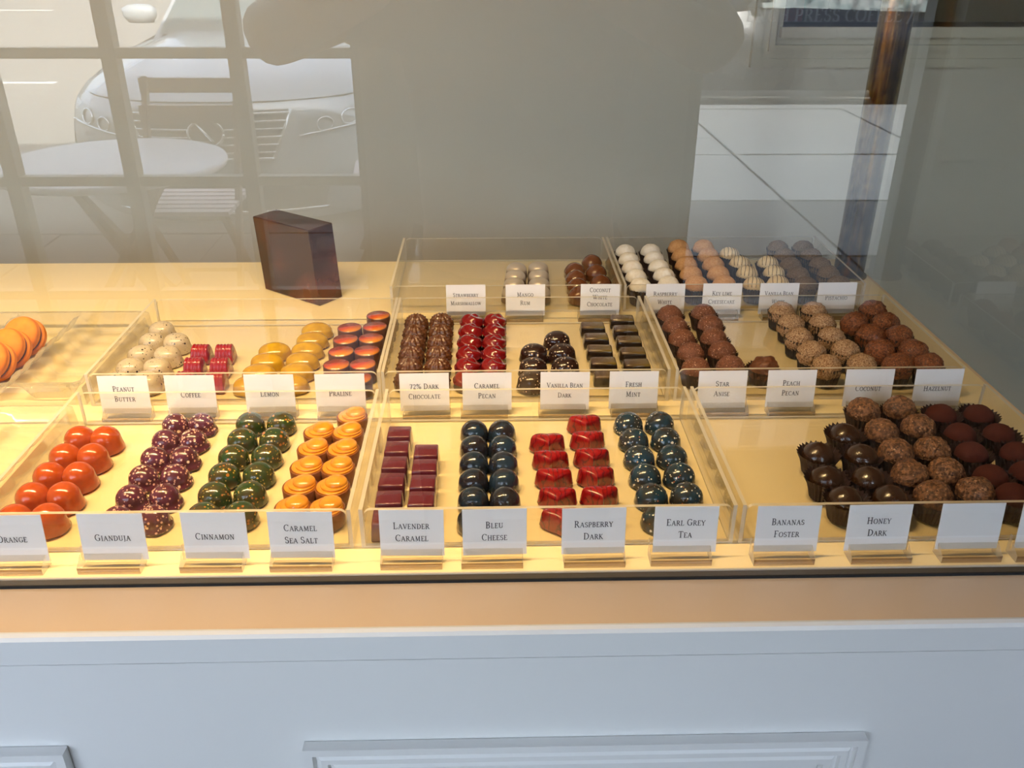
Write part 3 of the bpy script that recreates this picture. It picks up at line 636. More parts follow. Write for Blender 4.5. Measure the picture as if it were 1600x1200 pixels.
def gianduja_mesh(k):
    def mod(a, i, r, z):
        foot = max(0, 1-z/.004)*(.12+.22*max(0, noise.noise(Vector((math.cos(a)*2+k, math.sin(a)*2, k)))))*(.5+.5*math.cos(a+.6))
        return (r*(1+foot)*math.cos(a), r*(1+foot)*math.sin(a), z)
    b = MB(); b.lathe([(.0138, 0), (.0138, .0012), (.0137, .003)]+dome_prof(.0136, .0132, .0188, .3)[2:], 40, mod=mod); return b.mesh('speckled_bonbon')
def cap_mesh(name, r, h, k, amp=.05, sc=3.0):
    def mod(a, i, r_, z):
        q = Vector((math.cos(a)*r_/r, math.sin(a)*r_/r, z/h))*sc
        s = 1+amp*noise.noise(q+Vector((k*4.4, 0, 0)))+amp*.6*noise.noise(q*2.6+Vector((0, k*3, 0)))
        if i < 2: s *= 1+.05*(1 if int(round(a*30/PI)) % 2 else -1)
        return (r_*s*math.cos(a), r_*s*math.sin(a), z*(1+amp*.8*noise.noise(q*1.7)))
    p = [(r*.93, -.0035), (r, .0)]+[(r*math.cos(PI/2*i/9)**.9, h*math.sin(PI/2*i/9)) for i in range(1, 10)]; p[-1] = (0, h)
    b = MB(); b.lathe(p, 60, mod=mod); return b.mesh(name)

SILK = 'bonbon'
K_ORANGE = choc('orange_shell', (.38, .060, .006), (.45, .078, .008), .14, .45)
K_PURPLE = choc('purple_speckled_shell', (.075, .016, .022), (.10, .02, .05), .2, .5, [((.72, .42, .34), 420, .55, .55), ((.85, .66, .52), 240, .38, .35)], 160)
K_GREEN = choc('green_speckled_shell', (.022, .055, .012), (.06, .045, .012), .16, .55, [((.55, .40, .08), 430, .42, .45), ((.42, .16, .03), 300, .5, .22)], 110)
K_AMBERSIDE = choc('amber_side', (.20, .06, .014), (.26, .085, .016), .3, .2)
K_AMBER = choc('amber_top', (.60, .235, .014), (.70, .30, .02), .2, .45, None, 150)
K_PLUM = choc('plum_shell', (.105, .012, .020), (.115, .014, .022), .16, .45)
K_NIGHT = choc('blue_black_shell', (.020, .012, .012), (.014, .030, .055), .14, .6, None, 60)
K_HEART = choc('red_shell', (.32, .008, .007), (.25, .006, .006), .18, .5, veins=((.07, .004, .005), 55.0))
K_BLUE = choc('blue_speckled_shell', (.012, .040, .070), (.030, .028, .026), .16, .5, [((.75, .72, .62), 420, .40, .40), ((.85, .80, .70), 210, .30, .30), ((.40, .12, .05), 500, .4, .08)], 90)
K_EGG = choc('speckled_white_shell', (.50, .43, .32), (.55, .47, .35), .22, .4, [((.03, .018, .012), 330, .42, .38), ((.05, .03, .02), 620, .32, .25)])
K_RIB = choc('red_ribbed_shell', (.27, .008, .009), (.32, .010, .011), .2, .5)
K_LEMON = choc('yellow_shell', (.52, .31, .008), (.42, .24, .010), .18, .5, None, 90)
K_COCOASIDE = choc('dark_side', (.085, .030, .013), (.11, .04, .018), .32, .2)
K_KNOB = choc('milk_brown_shell', (.085, .029, .010), (.125, .046, .016), .22, .4)
K_SWIRL = choc('red_swirl_shell', (.16, .004, .005), (.21, .006, .007), .16, .6)
K_SWIRLSIDE = choc('dark_red_side', (.055, .008, .008), None, .25, .3)
K_FLECK = choc('dark_flecked_shell', (.022, .008, .005), (.03, .011, .007), .2, .5, [((.80, .66, .50), 400, .42, .45), ((.7, .55, .4), 260, .3, .25)])
K_MINT = None
def mint_mat():
    t = NT('olive_ridged_shell'); co = t.coords(False)
    wv = t.n('ShaderNodeTexWave', {'Vector': co, 'Scale': 190.0, 'Distortion': 1.2, 'Detail': 2.0}, bands_direction='Y')
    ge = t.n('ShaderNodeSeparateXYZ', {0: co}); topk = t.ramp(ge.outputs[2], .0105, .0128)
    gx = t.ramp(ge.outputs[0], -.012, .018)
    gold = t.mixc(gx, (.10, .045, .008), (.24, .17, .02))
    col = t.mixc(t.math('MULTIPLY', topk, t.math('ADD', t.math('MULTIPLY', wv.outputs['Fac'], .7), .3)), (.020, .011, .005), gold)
    return t.done(t.pbr(col, .2, 0, .5, .5, t.math('MULTIPLY', wv.outputs['Fac'], topk), .35, .0012))
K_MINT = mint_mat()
def mango_mat():
    t = NT('silver_dusted_shell'); co = t.coords(False); ge = t.n('ShaderNodeSeparateXYZ', {0: co})
    k = t.ramp(ge.outputs[2], .008, .013); col = t.mixc(k, (.16, .11, .07), (.62, .55, .47))
    p = t.pbr(col, .34, 0, .3); t.i(p, 'Metallic', t.math('MULTIPLY', k, .35)); return t.done(p)
K_MANGO = mango_mat()
K_DROP = choc('milk_chocolate', (.14, .043, .013), (.17, .055, .018), .2, .5)
K_BANANA = choc('glossy_dark_chocolate', (.030, .012, .005), (.040, .016, .006), .24, .4, bump=.15, bscale=300)
K_HONEY = choc('flaked_milk_chocolate', (.060, .020, .007), (.30, .13, .05), .5, .08, [((.42, .22, .10), 420, .55, .35), ((.04, .014, .006), 520, .5, .3)], 330, 1.0, 700)
K_COCOA = choc('cocoa_dusted', (.065, .013, .008), (.085, .019, .011), .85, 0, None, 300, .25, 1500, spec=.2)
K_STAR = choc('sugar_crumb_coat', (.14, .040, .016), (.24, .085, .040), .45, .05, [((.62, .40, .28), 620, .45, .40), ((.07, .02, .01), 500, .45, .3)], 500, .9, 900)
K_PEACH = choc('rough_milk_chocolate', (.13, .040, .014), (.18, .06, .02), .4, .2, None, 300, .6, 700)
K_COCONUT = choc('toasted_coconut_coat', (.26, .12, .05), (.62, .42, .24), .7, 0, [((.10, .04, .018), 560, .45, .35)], 620, .9, 1100)
K_HAZEL = choc('nut_crumb_coat', (.10, .022, .007), (.33, .10, .028), .4, .15, [((.50, .24, .10), 520, .42, .3), ((.05, .012, .005), 480, .45, .3)], 480, .8, 1000)
K_SUGAR = choc('white_sugar_coat', (.84, .79, .70), (.90, .86, .78), .85, 0, None, 300, .4, 900, spec=.2)
K_BISCUIT = choc('tan_crumb_coat', (.58, .29, .11), (.66, .38, .17), .85, 0, None, 400, .4, 1300, spec=.2)
K_CREAM = choc('cream_drizzled', (.80, .62, .34), (.84, .68, .42), .35, .2)
K_DRIZZLE = choc('dark_drizzle', (.035, .012, .006), None, .3, .3)
K_PISTA = choc('brown_green_crumb_coat', (.15, .095, .050), (.25, .165, .095), .8, 0, [((.10, .085, .03), 700, .4, .2)], 600, .8, 1200, spec=.2)
K_CUP = plain('brown_paper', (.028, .010, .008), .6, var=.15, scale=200.0)
K_CUPBLUE = plain('dark_paper', (.022, .016, .018), .6, var=.15, scale=200.0)
def praline_top():
    t = NT('orange_red_airbrush'); co = t.coords(False); ge = t.n('ShaderNodeSeparateXYZ', {0: co})
    oi = t.n('ShaderNodeObjectInfo')
    k = t.ramp(t.math('ADD', t.math('ADD', t.math('MULTIPLY', ge.outputs[0], .7), t.math('MULTIPLY', ge.outputs[1], -1.0)), t.math('MULTIPLY', oi.outputs['Random'], .008)), -.013, .020)
    r = t.n('ShaderNodeValToRGB'); t.i(r, 0, k); cr = r.color_ramp
    cr.elements[0].color = (.26, .075, .03, 1); cr.elements[1].color = (.66, .25, .03, 1)
    e = cr.elements.new(.45); e.color = (.46, .055, .02, 1)
    return t.done(t.pbr(r.outputs[0], .22, 0, .4))
K_PRALINE = praline_top()

def place_bonbons(key, name, text, card, meshes, mats, group, rot=.3, base=0.0, ccat='bonbon'):
    cols = GRID[key]
    for ci, colm in enumerate(cols):
        for ri, (x, y) in enumerate(colm):
            me = meshes[(ri*len(cols)+ci) % len(meshes)]
            o_ = link(name, me, mats, None, (x, y, ZC+.0023), base+random.uniform(-rot, rot))
            put_label(o_, text, card, cols, ci, ri, group, ccat)
def put_label(o_, text, card, cols, ci, ri, group, ccat):
    n = len(cols[ci]); side = '' if len(cols) == 1 else [' of left column', ' of right column'][ci]
    pos = 'rearmost' if ri == 0 else 'front end' if ri == n-1 and n > 1 else ORD[ri]+' from back'
    tag(o_, '%s, %s%s behind %s card' % (text, pos, side, card), ccat, group)
def place_pairs(key, name, text, card, pair, mats, names, group, rot=.3, base=0.0):
    """bonbons with a top of another finish: body mesh is the thing, the top its part"""
    cols = GRID[key]
    for ci, colm in enumerate(cols):
        for ri, (x, y) in enumerate(colm):
            o_ = link(name, pair[0], mats[0], None, (x, y, ZC+.0023), base+random.uniform(-rot, rot)); link(names, pair[1], mats[1], o_)
            put_label(o_, text, card, cols, ci, ri, group, 'bonbon')

place_bonbons('orange', 'orange_bonbon', 'glossy orange domed bonbon', 'Orange', [simple_dome('orange_bonbon', .0162, .0142, .0235, .42)], K_ORANGE, 'orange bonbons')
place_bonbons('gianduja', 'purple_bonbon', 'purple bonbon with pink speckles', 'Gianduja', [gianduja_mesh(k) for k in range(4)], K_PURPLE, 'purple speckled bonbons', .35)
place_bonbons('cinnamon', 'green_bonbon', 'dark green bonbon with gold speckles', 'Cinnamon', [simple_dome('green_bonbon', .0152, .0143, .0190, .34)], K_GREEN, 'green speckled bonbons', 3)
place_pairs('seasalt', 'amber_bonbon', 'amber spiral bonbon', 'Caramel Sea Salt', snail_mesh(), [K_AMBERSIDE, K_AMBER], 'spiral_top', 'amber spiral bonbons', .15, .55)
place_bonbons('lavender', 'plum_bonbon', 'plum square bonbon', 'Lavender Caramel', [bevel_box('plum_bonbon', .0245, .0235, .0185, .0014, 2, .90)], K_PLUM, 'plum square bonbons', .03)
place_bonbons('bleu', 'dark_bonbon', 'blue black round bonbon', 'Bleu Cheese', [simple_dome('dark_bonbon', .0143, .0138, .0190, .3)], K_NIGHT, 'blue black bonbons', 3)
place_bonbons('raspberry', 'heart_bonbon', 'red heart bonbon', 'Raspberry Dark', [heart_mesh()], K_HEART, 'red heart bonbons', .08)
place_bonbons('earlgrey', 'blue_bonbon', 'blue bonbon with white speckles', 'Earl Grey Tea', [simple_dome('blue_bonbon', .0153, .0146, .0180, .25)], K_BLUE, 'blue speckled bonbons', 3)
place_bonbons('peanut', 'speckled_bonbon', 'white bonbon with dark speckles', 'Peanut Butter', [simple_dome('speckled_bonbon', .0178, .0156, .0205, .45, 1.0, .92, .72)], K_EGG, 'white speckled bonbons', .4)
place_bonbons('coffee', 'ribbed_bonbon', 'red ribbed bonbon', 'Coffee', [ribbed_mesh()], K_RIB, 'red ribbed bonbons', .06)
place_bonbons('lemon', 'lemon_bonbon', 'yellow oval bonbon', 'Lemon', [lemon_mesh()], K_LEMON, 'yellow oval bonbons', .08)
place_pairs('praline', 'praline_bonbon', 'brown cylinder bonbon, orange top', 'Praline', praline_mesh(), [K_COCOASIDE, K_PRALINE], 'painted_top', 'brown cylinder bonbons', .2)
place_bonbons('dark72', 'knobbly_bonbon', 'brown knobbly bonbon', '72% Dark Chocolate', [knob_mesh()], K_KNOB, 'brown knobbly bonbons', .2)
place_bonbons('pecan', 'swirl_bonbon', 'dark red swirled bonbon', 'Caramel Pecan', [swirl_mesh()], [K_SWIRL, K_SWIRLSIDE], 'dark red swirl bonbons', .5)
place_bonbons('vanilladark', 'flecked_bonbon', 'dark bonbon with white flecks', 'Vanilla Bean Dark', [simple_dome('flecked_bonbon', .0168, .0152, .0195, .4, 1.05, .95, .8)], K_FLECK, 'dark flecked bonbons', .3)
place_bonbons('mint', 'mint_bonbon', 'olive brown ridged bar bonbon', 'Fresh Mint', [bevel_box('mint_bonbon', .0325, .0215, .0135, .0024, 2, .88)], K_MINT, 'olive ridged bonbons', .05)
place_bonbons('mango', 'silver_bonbon', 'silver topped bell bonbon', 'Mango Rum', [simple_dome('silver_bonbon', .0158, .0148, .0215, .52, 1.0, 1.0, .9)], K_MANGO, 'silver topped bonbons', .2)
place_bonbons('coconutwhite', 'teardrop_bonbon', 'milk brown teardrop bonbon', 'Coconut White Chocolate', [drop_mesh()], K_DROP, 'brown teardrop bonbons', .2)

def place_truffles(key, text, card, balls, bm, cups, cm, zc, group, extra=None):
    cols = GRID[key]; name = 'truffle'
    for ci, colm in enumerate(cols):
        for ri, (x, y) in enumerate(colm):
            i = ri*len(cols)+ci
            t_ = empty(name, (x, y, ZC+.0023), random.uniform(0, 6.2)); put_label(t_, text, card, cols, ci, ri, group, 'truffle')
            link('paper_cup', cups[i % len(cups)], cm, t_)
            bl = link('ball', balls[i % len(balls)], bm, t_, (random.uniform(-.0008, .0008), random.uniform(-.0008, .0008), zc), random.uniform(0, 6.2))
            if extra:
                bl.rotation_euler.z = -t_.rotation_euler.z+random.uniform(-.2, .2)
                link('drizzle', extra, K_DRIZZLE, bl)
cupA = [paper_cup('paper_cup', .0125, .0172, .021, 26, .006, k) for k in range(3)]
cupB = [paper_cup('paper_cup', .0128, .0168, .0185, 26, .004, k+4) for k in range(3)]
cupC = [paper_cup('paper_cup', .0125, .0158, .0225, 26, .002, k+8) for k in range(3)]
place_truffles('banana', 'glossy dark truffle in pleated cup', 'Bananas Foster', [rough_ball('ball', .0150, k, .04, 1.6, .92, 3) for k in range(3)], K_BANANA, cupA, K_CUP, .0165, 'glossy dark truffles')
place_truffles('honey', 'flaked brown truffle', 'Honey Dark', [rough_ball('ball', .0160, k+10, .13, 5.0, .94) for k in range(4)], K_HONEY, cupB, K_CUP, .0185, 'flaked milk chocolate truffles')
place_truffles('cocoa', 'cocoa dusted truffle', 'the blank', [rough_ball('ball', .0148, k+20, .05, 2.0, .92, 3) for k in range(3)], K_COCOA, cupA, K_CUP, .0165, 'cocoa dusted truffles')
place_truffles('star', 'reddish brown sugared truffle', 'Star Anise', [rough_ball('ball', .0158, k+30, .09, 5.5, .95) for k in range(4)], K_STAR, cupB, K_CUPBLUE, .0175, 'sugared star anise truffles')
place_truffles('peach', 'single lumpy brown truffle', 'Peach Pecan', [rough_ball('ball', .0165, 41, .30, 3.2, .85)], K_PEACH, cupB, K_CUP, .0160, 'lumpy brown truffle')
place_truffles('coconut', 'tan coconut coated truffle', 'Coconut', [rough_ball('ball', .0164, k+50, .14, 7.0, .93) for k in range(4)], K_COCONUT, cupC, K_CUPBLUE, .0190, 'coconut coated truffles')
place_truffles('hazelnut', 'red brown nut crumbed truffle', 'Hazelnut', [rough_ball('ball', .0170, k+60, .16, 6.0, .93) for k in range(4)], K_HAZEL, cupC, K_CUPBLUE, .0195, 'hazelnut crumbed truffles')
cupD = [paper_cup('paper_cup', .0120, .0150, .0215, 26, .006, k+12) for k in range(3)]
place_truffles('raspwhite', 'white sugar capped truffle', 'Raspberry White', [cap_mesh('ball', .0150, .0135, k, .05) for k in range(4)], K_SUGAR, cupD, K_CUP, .0215, 'white sugar capped truffles')
place_truffles('keylime', 'tan crumb capped truffle', 'Key Lime Cheesecake', [cap_mesh('ball', .0158, .0150, k+5, .05) for k in range(4)], K_BISCUIT, cupD, K_CUPBLUE, .0225, 'tan crumb capped truffles')
def drizzle_mesh():
    b = MB(); r, h = .0151, .0126
    for k in range(5):
        x0 = -.0085+.0042*k; pts = []
        for i in range(13):
            v = -1+2*i/12; x = x0+.0014*math.sin(v*2+k); y = v*math.sqrt(max(0, r*r-x*x))*.96
            q = max(0, 1-(x*x+y*y)/(r*r)); pts.append((x, y, h*q**.52+.0001))
        b.tube(pts, .0005, 6)
    return b.mesh('drizzle')
place_truffles('vanillawhite', 'drizzled cream truffle', 'Vanilla Bean White', [cap_mesh('ball', .0150, .0126, k+9, .015) for k in range(3)], K_CREAM, cupD, K_CUPBLUE, .0215, 'drizzled cream truffles', drizzle_mesh())
place_truffles('pistachio', 'grey brown crumbed truffle', 'Pistachio', [rough_ball('ball', .0160, k+70, .08, 5.0, .92) for k in range(4)], K_PISTA, cupC, K_CUPBLUE, .0205, 'pistachio crumbed truffles')

# ------------------------------------------------------------------ macarons in their clear moulded trays
def insert_tray(x0, x1, y0, y1, label):
    nx, ny = 61, 49; b = MB(); vs = []; fs = []
    for j in range(ny):
        for i in range(nx):
            u, v = i/(nx-1), j/(ny-1); x = (u-.5)*(x1-x0); y = (v-.5)*(y1-y0)
            cu = (u*4) % 1.0; cell = abs(math.sin(PI*v*7)); wv = .06*cell
            tr_ = max(0.0, math.sin(PI*min(1, max(0, (cu-.10+wv)/(.80+2*wv))))) if .02 < u < .98 and .04 < v < .96 else 0
            z = .0245-.0215*min(1, tr_*1.5)*(.86+.14*cell)
            if i in (0, nx-1) or j in (0, ny-1): z = .0205
            vs.append((x, y, z))
    for j in range(ny-1):
        for i in range(nx-1): fs.append((j*nx+i, j*nx+i+1, (j+1)*nx+i+1, (j+1)*nx+i))
    b.add(vs, fs, 0, True)
    # outer rim down to the counter
    rx, ry = (x1-x0)/2, (y1-y0)/2
    rim = [(-rx, -ry), (rx, -ry), (rx, ry), (-rx, ry)]
    b.add([(x, y, .0205) for x, y in rim]+[(x*1.01, y*1.01, 0.0) for x, y in rim], [(i, (i+1) % 4, 4+(i+1) % 4, 4+i) for i in range(4)])
    me = b.mesh('macaron_tray', False)
    o_ = link('macaron_tray', me, M_PLASTIC, None, ((x0+x1)/2, (y0+y1)/2, ZC+.0003)); return tag(o_, label, 'tray', 'moulded macaron trays')
t = NT('clear_moulded_plastic'); lw = t.n('ShaderNodeLayerWeight', {'Blend': .35})
tr_ = t.n('ShaderNodeBsdfTransparent', {'Color': (.93, .93, .92)}); gl = t.n('ShaderNodeBsdfGlossy', {'Roughness': .12}); df = t.n('ShaderNodeBsdfDiffuse', {'Color': (.75, .72, .62)})
a = t.n('ShaderNodeMixShader'); t.i(a, 0, t.math('ADD', t.math('MULTIPLY', lw.outputs['Fresnel'], .5), .06)); t.i(a, 1, tr_); t.i(a, 2, gl)
a2 = t.n('ShaderNodeMixShader'); t.i(a2, 0, t.math('MULTIPLY', lw.outputs['Facing'], .35)); t.i(a2, 1, a); t.i(a2, 2, df)
M_PLASTIC = t.done(a2)
insert_tray(-.745, -.436, .838, 1.046, 'clear moulded macaron tray with a row of orange macarons')
insert_tray(-.737, -.428, .588, .796, 'clear moulded macaron tray, empty, in front of the macarons')
K_MAC = choc('orange_macaron_shell', (.78, .24, .012), (.84, .28, .018), .6, 0, None, 120, .15, 1500, spec=.3)
K_FILL = choc('chocolate_filling', (.10, .025, .008), None, .5, .1)
def shell_mesh():
    p = [(0, .0), (.0205, .0), (.0214, .0008), (.0216, .0022), (.0206, .0030), (.0214, .0038), (.0200, .0062), (.0165, .0084), (.0110, .0097), (.0055, .0102), (0, .0103)]
    b = MB(); b.lathe(p, 36); return b.mesh('shell')
SH = shell_mesh(); FI = MB().lathe([(0, -.0018), (.0190, -.0018), (.0198, 0), (.0190, .0018), (0, .0018)], 32).mesh('filling')
for i in range(4):
    root = empty('macaron', (-.552-.0015*i, .962-.034*i, ZC+.0255)); root.rotation_euler = (R(50), R(-14), 0); root.scale = (1.06, 1.06, 1.3)
    link('shell', SH, K_MAC, root, (0, 0, .0018)); s2 = link('shell', SH, K_MAC, root, (0, 0, -.0018)); s2.rotation_euler = (PI, 0, 0)
    link('filling', FI, K_FILL, root)
    tag(root, 'orange macaron, %s in the leaning row in the moulded tray' % ('rearmost' if i == 0 else ORD[i]+' from back'), 'macaron', 'orange macarons')

# ------------------------------------------------------------------ the dark slab on the counter
t = NT('smoky_brown_slab'); co = t.coords(False)
nz = t.n('ShaderNodeTexNoise', {'Vector': co, 'Scale': 16.0, 'Detail': 2.0})
col = t.mixc(t.ramp(nz.outputs[0], .45, .66), (.060, .032, .025), (.20, .065, .032))
p = t.pbr(col, .06, 0, .6); tr_ = t.n('ShaderNodeBsdfTransparent', {'Color': (.34, .20, .15)}); m_ = t.n('ShaderNodeMixShader'); t.i(m_, 0, .42); t.i(m_, 1, p); t.i(m_, 2, tr_)
M_SLAB = t.done(m_)
A_, B_, C_ = Vector((-.3215, 1.180, 0)), Vector((-.2330, 1.1135, 0)), Vector((-.2070, 1.1480, 0)); D_ = A_+C_-B_
ctr = (A_+C_)/2; lean = Vector((-.005, .002, .1055))
bm_ = bmesh.new(); q = [bm_.verts.new(p-ctr) for p in (A_, B_, C_, D_)]+[bm_.verts.new(p-ctr+lean) for p in (A_, B_, C_, D_)]
for f in ((3, 2, 1, 0), (4, 5, 6, 7), (0, 1, 5, 4), (1, 2, 6, 5), (2, 3, 7, 6), (3, 0, 4, 7)): bm_.faces.new([q[i] for i in f])
bmesh.ops.bevel(bm_, geom=bm_.edges[:], offset=.0012, segments=1, affect='EDGES')
me = bpy.data.meshes.new('chocolate_slab'); bm_.to_mesh(me); bm_.free()
tag(link('chocolate_slab', me, M_SLAB, None, (ctr.x, ctr.y, ZC+.0002)), 'dark glossy brown slab standing on edge at the rear of the cream counter', 'slab')

# ------------------------------------------------------------------ outside: pavement, road, parked car, table, chairs (seen in the glass)
M_ASPHALT = plain('asphalt', (.165, .16, .15), .9, var=.12, scale=9.0, bstr=.2)
M_CONC = plain('concrete', (.56, .555, .51), .85, var=.06, scale=4.0, bstr=.1)
M_CONC2 = plain('dimmed_concrete', (.26, .26, .245), .85, var=.08, scale=4.0, bstr=.1); M_CONC3 = plain('dimmest_concrete', (.095, .095, .09), .85, var=.1, scale=4.0, bstr=.1)  # nearer slabs coloured darker to weaken their reflection in the glass
M_DARKPAVE = plain('dark_paving', (.10, .10, .10), .85, var=.15, scale=7.0)
M_ROADWHITE = plain('road_paint', (.8, .8, .78), .7)
SW = -.05; RD = -.30
struct('road', MB().box(-30, 30, -45, YF-.12, RD-.1, RD), M_ASPHALT)
for x0, x1, d0 in ((-6.6, -6.2, 12.2), (-13.2, -11.6, 24.5), (-3.6, -2.2, 24.5)):
    o_ = struct('road_marking', MB().box(x0-.5, x1+.5, mirror_y(d0)-.07, mirror_y(d0)+.07, RD, RD+.006), M_ROADWHITE)
side = empty('sidewalk', (0, 0, 0), kind='structure')
b = MB(); b.box(-12, .3, mirror_y(4.95), YF-.12, RD, SW-.012); b.box(.3, 8, mirror_y(8.9), YF-.12, RD, SW-.012); link('paving_bed', b.mesh('paving_bed'), M_DARKPAVE, side)
ds = [2.13, 3.15, 4.37, 5.45, 6.75, 7.38, 8.72]
for d0, d1 in zip(ds, ds[1:]):
    x = .32
    while x < 7.5:
        wd_ = 1.55; b = MB(); g_ = .014
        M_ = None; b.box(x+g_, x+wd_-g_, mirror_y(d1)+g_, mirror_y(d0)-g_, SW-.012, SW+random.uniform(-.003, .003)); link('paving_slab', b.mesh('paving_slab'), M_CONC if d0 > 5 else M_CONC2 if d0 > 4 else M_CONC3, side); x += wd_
b = MB(); b.box(.3, 8, mirror_y(8.95), mirror_y(8.74), RD, SW+.002); link('kerb', b.mesh('kerb'), M_CONC, side)
for d0, d1 in ((2.13, 3.0), (3.0, 3.9), (3.9, 4.8)):
    x = -6.0
    while x < .2:
        b = MB(); b.box(x+.005, x+.895, mirror_y(d1)+.005, mirror_y(d0)-.005, SW-.012, SW+random.uniform(-.003, .003)); link('paving_slab', b.mesh('paving_slab'), M_DARKPAVE, side); x += .9
b = MB(); b.box(-12, .3, mirror_y(4.97), mirror_y(4.82), RD, SW+.002); link('kerb', b.mesh('kerb'), M_DARKPAVE, side)

# table
M_TABLE = plain('white_table', (.82, .80, .82), .35, var=.02)
M_WOOD = plain('brown_wood', (.13, .07, .04), .5, var=.15, scale=12.0)
M_PINK = plain('pale_slats', (.72, .60, .58), .5, var=.04)
tb = empty('round_table', (-1.44, mirror_y(3.40), SW), R(20), 'white round bistro table with crossed brown legs outside the window', 'table')
b = MB(); b.lathe([(.40, .700), (.418, .703), (.422, .715), (.418, .727), (.408, .730), (0, .730)], 56); link('table_top', b.mesh('table_top'), M_TABLE, tb)
for sx, sy in ((1, 0), (-1, 0), (0, 1), (0, -1)):
    b = MB(); yy = .03 if sx else 0; xx = .03 if sy else 0
    b.bar((.28*sx+xx, .28*sy+yy, 0), (-.26*sx+xx, -.26*sy+yy, .70), .035, .022); link('leg', b.mesh('leg'), M_WOOD, tb)
def chair(loc, rz, label):
    c = empty('bistro_chair', loc, rz, label, 'chair', 'slatted bistro chairs')
    for s in (-1, 1):
        b = MB(); b.bar((.19*s, .20, 0), (.195*s, -.20, .95), .022, .035); link('rear_post', b.mesh('rear_post'), M_WOOD, c)
        b = MB(); b.bar((.165*s, -.22, 0), (.165*s, .17, .46), .022, .035); link('leg', b.mesh('leg'), M_WOOD, c)
    for z0, z1 in ((.765, .84), (.885, .945)):
        b = MB(); yy = .19-.435*(z0+z1)/2/1.0+.02
        b.box(-.225, .225, -.012, .012, z0, z1); link('back_slat', b.mesh('back_slat'), M_WOOD, c, (0, -.20+.44*(1-(z0+z1)/2/.92)-.012, 0))
    for k in range(6):
        b = MB(); b.box(-.2, .2, -.025, .025, .452, .470); link('seat_slat', b.mesh('seat_slat'), M_PINK, c, (0, -.155+.066*k, 0))
    b = MB(); b.bar((-.17, -.14, .10), (.17, -.14, .10), .018, .018); link('stretcher', b.mesh('stretcher'), M_WOOD, c)
    return c
# local +y is the front of the seat; the chair faces the shop
chair((-1.29, mirror_y(3.80), SW), R(0), 'brown slatted bistro chair with pale seat behind the round white table')
chair((-.47, mirror_y(4.35), SW), R(85), 'brown slatted bistro chair standing sideways near the car bumper')

# car: nose to the kerb, built in its own frame (x across, y towards the rear)
M_PAINT = None
t = NT('silver_paint'); p = t.pbr((.50, .54, .58), .22, .35, .8); M_PAINT = t.done(p)
M_TINT = plain('car_glass', (.10, .13, .14), .04, coat=.5); M_BLACK = plain('black_trim', (.02, .02, .022), .4); M_CHROME = plain('chrome', (.75, .76, .77), .12, 1.0, var=.01)
M_LAMP = plain('lamp_lens', (.30, .33, .35), .06, .3, coat=1.0); M_TYRE = plain('tyre', (.02, .02, .02), .8)
yaw = 0.0
car = empty('car', (-1.60, mirror_y(5.12), RD), 0, 'silver car parked nose to the kerb outside the window', 'car')
def cw(w_, a, z):   # car frame -> empty frame (depth grows away from the shop, i.e. towards -y)
    return (w_*math.cos(yaw)+a*math.sin(yaw), -(-w_*math.sin(yaw)+a*math.cos(yaw)), z)
def nose(w_): return .42*(abs(w_)/.93)**2.6
PROF = [(.10, .20), (.02, .26), (-.02, .36), (-.03, .50), (-.02, .62), (.0, .74), (.02, .84), (.07, .905), (.16, .95), (.40, 1.01), (.90, 1.07), (1.35, 1.11), (1.75, 1.13)]
def hood(w_, i):
    a, z = PROF[i]; u = abs(w_)/.93; n_ = nose(w_)
    aa = a+n_*max(0.0, 1-a/1.75)
    if i >= 6: z = z-.085*u**3+(.018 if .55 < u < .8 and i > 7 else 0)
    return aa, z
ws_ = [-.93+.93*2*i/24 for i in range(25)]
vs = []; fs = []; n = len(PROF)
for w_ in ws_:
    for i in range(n): a, z = hood(w_, i); vs.append(cw(w_, a, z))
for i in range(24):
    for j in range(n-1): fs.append((i*n+j, i*n+j+1, (i+1)*n+j+1, (i+1)*n+j))
b = MB(); b.add(vs, fs, 0, True)
for s in (-1, 1):     # flanks
    top = [hood(s*.93, i) for i in range(6, n)]+[(2.4, 1.09), (3.4, 1.06), (4.6, 1.0)]
    up = [cw(s*.93, a, z) for a, z in top]; dn = [cw(s*.955, max(a, .42), .62) for a, z in top]; lo = [cw(s*.93, max(a, .46), .28) for a, z in top]; m = len(up)
    b.add(up+dn+lo, [(i, i+1, m+i+1, m+i) for i in range(m-1)]+[(m+i, m+i+1, 2*m+i+1, 2*m+i) for i in range(m-1)], 0, True)
b.add([cw(-.93, 4.6, .28), cw(.93, 4.6, .28), cw(.93, 4.6, 1.0), cw(-.93, 4.6, 1.0)], [(0, 1, 2, 3)])
rf = [cw(x, a, z) for a, z in ((2.5, 1.63), (3.2, 1.66), (4.2, 1.58)) for x in (-.62, -.3, 0, .3, .62)]
b.add(rf, [(r*5+i, r*5+i+1, (r+1)*5+i+1, (r+1)*5+i) for r in range(2) for i in range(4)], 0, True)
for s in (-1, 1): b.bar(cw(s*.80, 1.75, 1.05), cw(s*.62, 2.5, 1.63), .06, .05); b.bar(cw(s*.9, 4.6, 1.0), cw(s*.62, 4.2, 1.58), .1, .06)
link('body', b.mesh('body'), M_PAINT, car)
b = MB(); g = [cw(x, a+.1*abs(x), z) for a, z in ((1.36, 1.085), (1.75, 1.35), (2.14, 1.60)) for x in (-.78+.0, -.4, 0, .4, .78)]
for r, k in ((0, 1.0), (1, .9), (2, .79)):
    for i in range(5): x, a, z = ((-.78, -.4, 0, .4, .78)[i]*k, (1.72, 2.1, 2.49)[r], (1.105, 1.37, 1.635)[r]); g[r*5+i] = cw(x, a, z)
